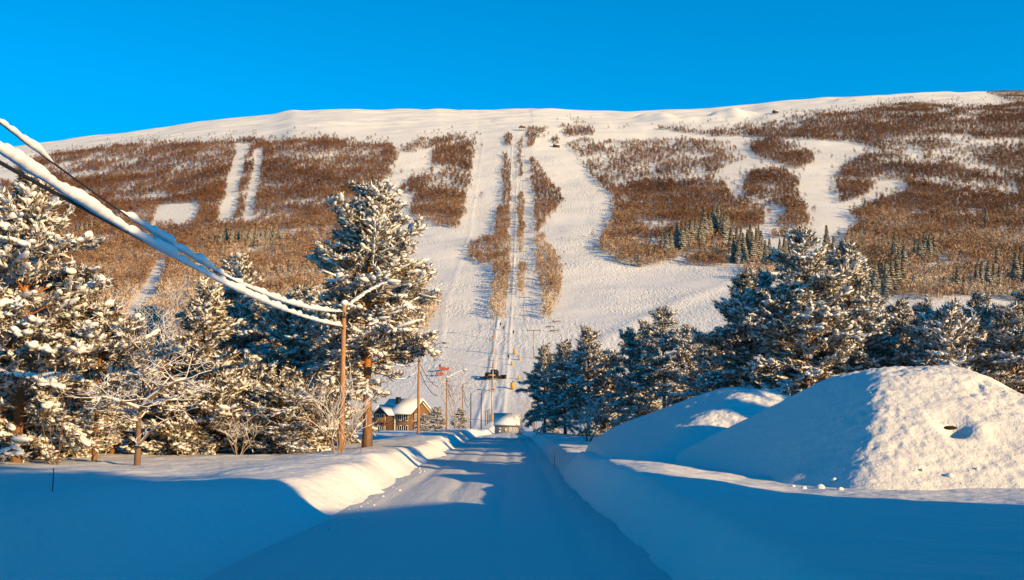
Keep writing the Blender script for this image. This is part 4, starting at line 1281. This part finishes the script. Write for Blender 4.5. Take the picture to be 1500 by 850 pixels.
# ------------------------------------------------------------------ ski lift
def lift_tower(px, base, hpx, label, pad, group, arm=2.2, rad=.17):
    p = at_ground(px, base); h = hpx / F * p.y
    t = thing('lift_tower', label, 'lift tower', p, 0, group)
    mb = MB(); mb.tube([(0, 0, -.5), (0, 0, h)], [rad * 1.1, rad * .8], 10); mb.build('mast', M_STEEL, t, True)
    mb = MB(); mb.box((0, 0, h - .1), (arm * 2, .22, .2))
    for s in (-1, 1):
        mb.box((s * arm * .92, 0, h - .28), (.18, 1.5, .14))
        for yy in (-.5, 0, .5): mb.tube([(s * arm * .92 - .08, yy, h - .4), (s * arm * .92 + .08, yy, h - .4)], .16, 8)
    mb.build('crossarm', M_POLE_D if pad is None else M_STEEL, t)
    if pad:
        mb = MB(); mb.tube([(0, 0, .0), (0, 0, 1.7)], [.40, .36], 12); mb.build('pad', pad, t, True)
    return p + Vector((0, 0, h))


g1n = 'padded drag lift towers left of the track'
TW = []
for px, b, h, lab in ((720.5, 618, 62, 'lowest'), (722, 575, 46, 'second lowest'), (722.5, 540, 40, 'third lowest'), (723, 518, 36, 'fourth lowest'), (723.3, 498, 34, 'fifth lowest')):
    TW.append(lift_tower(px, b, h, '%s drag lift tower with an orange foot pad in the left line' % lab, M_ORANGE_PAD, g1n, 1.5))
g2n = 'yellow padded posts right of the track'
def pad_post(px, b, h, w, lab):
    p = at_ground(px, b); hh = h / F * p.y
    t = thing('padded_post', lab, 'post', p, 0, g2n)
    mb = MB(); mb.tube([(0, 0, -.4), (0, 0, hh * 1.25)], .09, 8); mb.build('post', M_POLE_D, t, True)
    mb = MB(); mb.tube([(0, 0, .1), (0, 0, hh * .9), (0, 0, hh)], [w, w, w * .8], 10); mb.build('pad', M_YELLOW, t, True)


pad_post(751, 571, 10, .75, 'big yellow padded post right of the snow groomer')
pad_post(754, 520, 8, .55, 'yellow padded post uphill of the groomer beside the track')
pad_post(761, 528, 6, .45, 'small yellow padded post right of the track, highest of three')
pad_post(750, 536, 5, .5, 'low yellow padded post on the track edge')
pad_post(760, 557, 6, .4, 'small yellow padded post below the T shaped chairlift tower')
g3n = 'chairlift towers up the hill'
CT = []
for px, b, h, lab in ((782, 527, 42, 'lowest T shaped steel chairlift tower right of the track'), (768, 470, 34, 'second chairlift tower at the foot of the right lens shaped strip'), (766.5, 396, 28, 'third chairlift tower between the strips'),
                      (766, 332, 24, 'fourth chairlift tower beside the upper lens strip'), (766, 284, 20, 'fifth chairlift tower high in the lane'), (765.5, 246, 17, 'sixth chairlift tower near the top'), (765, 216, 14, 'topmost chairlift tower under the top station')):
    CT.append(lift_tower(px, b, h, lab, None, g3n, 2.6, .22))
for k in range(len(CT) - 1):
    for s in (-1, 1):
        a, b = CT[k], CT[k + 1]
        cable('%s rope of the chairlift span above its tower number %s from the bottom' % ('left' if s < 0 else 'right', ORD[k] if k < 5 else 'sixth'), (a.x + s * 2.4, a.y, a.z - .2), (b.x + s * 2.4, b.y, b.z - .2), 2.0, .035, None, 'ropes of the chairlift', 12)
for k in range(len(TW) - 1):
    a, b = TW[k], TW[k + 1]
    cable('drag lift rope span uphill of the %s orange padded tower' % ('lowest', 'second lowest', 'third lowest', 'fourth lowest')[k], (a.x - 1.4, a.y, a.z - .2), (b.x - 1.4, b.y, b.z - .2), .7, .03, None, 'ropes of the drag lift', 10)
# drag lift masts further up the lane
for i, (px, b) in enumerate(((741, 452), (748, 420), (750, 385), (752, 345), (752, 310), (753, 275), (754, 242), (755, 214))):
    lift_tower(px, b, max(9, 24 - i * 2), 'thin %s mast in the upper drag lift lane' % ('lowest', 'second', 'third', 'fourth', 'fifth', 'sixth', 'seventh', 'topmost')[i], None, 'upper drag lift masts', 1.6, .16)

# top station
p = at_ground(765, 192)
ts = thing('top_station', 'lift top station of snowy posts and beams on the upper slope', 'lift station', p, 0)
mb = MB()
for x in (-4, -1.4, 1.4, 4):
    for y in (-2, 2): mb.box((x, y, 1.5), (.4, .4, 7))
mb.build('post', M_POLE_D, ts)
mb = MB(); mb.box((0, 0, 5.2), (9.4, 5, .5)); mb.box((0, 0, 6.2), (5, 3, 1.4)); mb.build('deck', M_BROWNWALL, ts)
mb = MB(); mb.box((0, 0, 7.2), (5.4, 3.3, .5), top=.9); mb.build('snow_cap', M_FRESH, ts)

# snow groomer
p = at_ground(722, 557)
sg = thing('snow_groomer', 'black and orange snow groomer parked at the foot of the piste', 'snow groomer', p + Vector((0, 0, .05)), R(28))
for s in (-1, 1):
    mb = MB(); mb.prism([(-2.4, .25), (-1.9, 0), (1.9, 0), (2.4, .25), (2.5, .7), (2.0, 1.0), (-2.0, 1.0), (-2.5, .7)], .95, None, (0, s * 1.5, 0)); mb.build('track', M_BLACK, sg)
mb = MB(); mb.box((-.4, 0, 1.15), (4.2, 1.9, .9)); mb.box((-1.5, 0, 1.8), (1.9, 1.7, .6)); mb.build('body', M_BLACK, sg)
mb = MB(); mb.box((-.9, -.97, 1.15), (2.6, .06, .55)); mb.box((-.9, .97, 1.15), (2.6, .06, .55)); mb.box((2.05, 0, 1.1), (.5, 1.5, .5)); mb.build('side_panel', M_ORANGE_PAD, sg)
mb = MB(); mb.prism([(-.5, 1.6), (1.5, 1.6), (1.75, 2.2), (1.1, 3.1), (-.4, 3.1)], 2.0); mb.build('cab', M_BLACK, sg)
mb = MB(); mb.box((3.3, 0, .75), (.18, 4.8, 1.3)); mb.box((3.5, 2.3, .75), (.6, .12, 1.3)); mb.box((3.5, -2.3, .75), (.6, .12, 1.3)); mb.box((2.7, .7, .7), (1.2, .16, .2)); mb.box((2.7, -.7, .7), (1.2, .16, .2)); mb.build('blade', M_BLACK, sg)
mb = MB(); mb.box((-3.2, 0, .55), (.9, 4.4, .5)); mb.box((-2.6, 0, .8), (.8, .3, .2)); mb.build('tiller', M_BLACK, sg)
mb = MB(); mb.box((.4, 0, 3.22), (.4, 1.6, .16)); mb.build('light_bar', M_WHITE, sg)

# red safety fence sections and dark post by the left piste foot
def red_fence(px, py, L, rz, label):
    p = at_ground(px, py)
    t = thing('safety_fence', label, 'safety fence', p, rz, 'red safety fences')
    mb = MB()
    for k in range(5): mb.tube([(-L / 2 + L * k / 4, 0, -.3), (-L / 2 + L * k / 4, 0, 1.7)], .06, 6)
    mb.build('post', M_BLACK, t)
    mb = MB(); n = 16
    x = np.linspace(-L / 2, L / 2, n); y = .12 * np.sin(x * 2.2)
    for k in range(n - 1):
        mb.box(((x[k] + x[k + 1]) / 2, (y[k] + y[k + 1]) / 2 + .07, .85 + .12 * math.sin(k)), (x[1] - x[0] + .03, .05, 1.0), Matrix.Rotation(math.atan2(y[k + 1] - y[k], x[1] - x[0]), 3, 'Z'))
    mb.build('netting', M_RED, t)


red_fence(651, 545, 8.5, R(72), 'longer red safety fence running up the piste foot')
red_fence(645, 552, 4.5, R(60), 'shorter red safety fence just downhill of the longer one')


def marker(px, py, label, g, h=1.9, col=None, sw=.3):
    p = at_ground(px, py)
    t = thing('piste_marker', label, 'piste marker', p, 0, g)
    mb = MB(); mb.tube([(0, 0, -.3), (0, 0, h)], .09, 6); mb.build('stake', M_BLACK, t)
    mb = MB(); mb.tube([(0, 0, h * .45), (0, 0, h * 1.02)], sw, 8); mb.build('marker_sleeve', col or M_BLACK, t)


marker(644, 541, 'single dark marker post left of the red safety fences', 'piste markers', 1.4)
for px, py in ((811, 272), (818, 283), (828, 296), (822, 305), (814, 312), (806, 321), (800, 330), (823, 352), (826, 372), (829, 390), (823, 402), (818, 432)):
    marker(px, py, 'dark marker post on the piste edge right of the lift strips', 'markers along the right piste edge')
for px, py in ((742, 402), (742, 436), (733, 480), (752, 492), (745, 528), (738, 486)):
    marker(px, py, 'dark marker post beside the lift track', 'markers beside the lift track')
for px, py in ((714, 622), (716.5, 620), (711, 624)):
    marker(px, py, 'brown post in the dip left of the lift hut', 'posts left of the lift hut', 3.5, M_BROWNWALL, .12)
# low signs at the foot of the right strip
for i, (px, py) in enumerate(((806, 482), (815, 474), (812, 487))):
    p = at_ground(px, py)
    t = thing('barrier', ('middle', 'upper', 'lower')[i] + ' low brown barrier at the foot of the right lens strip', 'barrier', p, R(-6), 'low barriers')
    mb = MB()
    for s in (-1.6, 0, 1.6): mb.box((s, 0, .4), (.14, .14, 1.4))
    mb.build('post', M_DARKWALL, t)
    mb = MB(); mb.box((0, -.1, .8), (3.8, .06, .4)); mb.build('board', M_BROWNWALL, t)

# ------------------------------------------------------------------ light, sky, camera
sun_dir = Vector((math.cos(S_AZ) * math.cos(S_EL), -math.sin(S_AZ) * math.cos(S_EL), math.sin(S_EL)))
sl = bpy.data.lights.new('sun', 'SUN'); sl.energy = 3.75; sl.angle = R(.55); sl.color = (1.0, .655, .265)
so = bpy.data.objects.new('sun', sl); COL.objects.link(so)
so.rotation_euler = sun_dir.to_track_quat('Z', 'Y').to_euler()

w = bpy.data.worlds.new('World'); SC.world = w; w.use_nodes = True
nt = w.node_tree; bg = nt.nodes['Background']
sky = nt.nodes.new('ShaderNodeTexSky'); sky.sky_type = 'NISHITA'; sky.sun_disc = False
sky.sun_elevation = S_EL; sky.sun_rotation = R(130); sky.air_density = 1.0; sky.dust_density = 0.0; sky.ozone_density = 6.0; sky.altitude = 500
tint = nt.nodes.new('ShaderNodeMix'); tint.data_type = 'RGBA'; tint.blend_type = 'MULTIPLY'; tint.inputs[0].default_value = 1
tint.inputs[7].default_value = (.0, .98, 1.0, 1)
nt.links.new(sky.outputs[0], tint.inputs[6]); tc = nt.nodes.new('ShaderNodeTexCoord'); sp_ = nt.nodes.new('ShaderNodeSeparateXYZ'); nt.links.new(tc.outputs['Generated'], sp_.inputs[0])
zr = nt.nodes.new('ShaderNodeMapRange'); zr.inputs[1].default_value = .30; zr.inputs[2].default_value = .85; zr.inputs[3].default_value = 1.0; zr.inputs[4].default_value = .36
nt.links.new(sp_.outputs['Z'], zr.inputs[0])
deep = nt.nodes.new('ShaderNodeMix'); deep.data_type = 'RGBA'; deep.blend_type = 'MULTIPLY'; deep.inputs[0].default_value = 1
lo = nt.nodes.new('ShaderNodeMapRange'); lo.inputs[1].default_value = .0; lo.inputs[2].default_value = .40; lo.inputs[3].default_value = .58; lo.inputs[4].default_value = 1.02
nt.links.new(sp_.outputs['Z'], lo.inputs[0])
ew = nt.nodes.new('ShaderNodeMapRange'); ew.inputs[1].default_value = -.5; ew.inputs[2].default_value = .5; ew.inputs[3].default_value = .84; ew.inputs[4].default_value = 1.06
nt.links.new(sp_.outputs['X'], ew.inputs[0])
m0 = nt.nodes.new('ShaderNodeMath'); m0.operation = 'MULTIPLY'; nt.links.new(lo.outputs[0], m0.inputs[0]); nt.links.new(ew.outputs[0], m0.inputs[1])
ml = nt.nodes.new('ShaderNodeMath'); ml.operation = 'MULTIPLY'; nt.links.new(zr.outputs[0], ml.inputs[0]); nt.links.new(m0.outputs[0], ml.inputs[1])
nt.links.new(tint.outputs[2], deep.inputs[6]); nt.links.new(ml.outputs[0], deep.inputs[7])
nt.links.new(deep.outputs[2], bg.inputs['Color'])
bg.inputs['Strength'].default_value = .15

cd = bpy.data.cameras.new('camera'); cam = bpy.data.objects.new('camera', cd); COL.objects.link(cam)
cam.location = (0, 0, EYE); cam.rotation_euler = (R(90) + PITCH, 0, 0)
cd.sensor_width = 36; cd.lens = 36 * F / 1500; cd.clip_end = 6000; cd.clip_start = .1
SC.camera = cam

SC.view_settings.view_transform = 'Standard'; SC.view_settings.look = 'None'
SC.view_settings.exposure = .9; SC.view_settings.gamma = 1; SC.view_settings.use_curve_mapping = False
cy = SC.cycles
cy.max_bounces = 3; cy.diffuse_bounces = 1; cy.glossy_bounces = 1; cy.transmission_bounces = 1; cy.transparent_max_bounces = 4
cy.use_denoising = True
cy.sample_clamp_indirect = .15
cy.caustics_reflective = False; cy.caustics_refractive = False
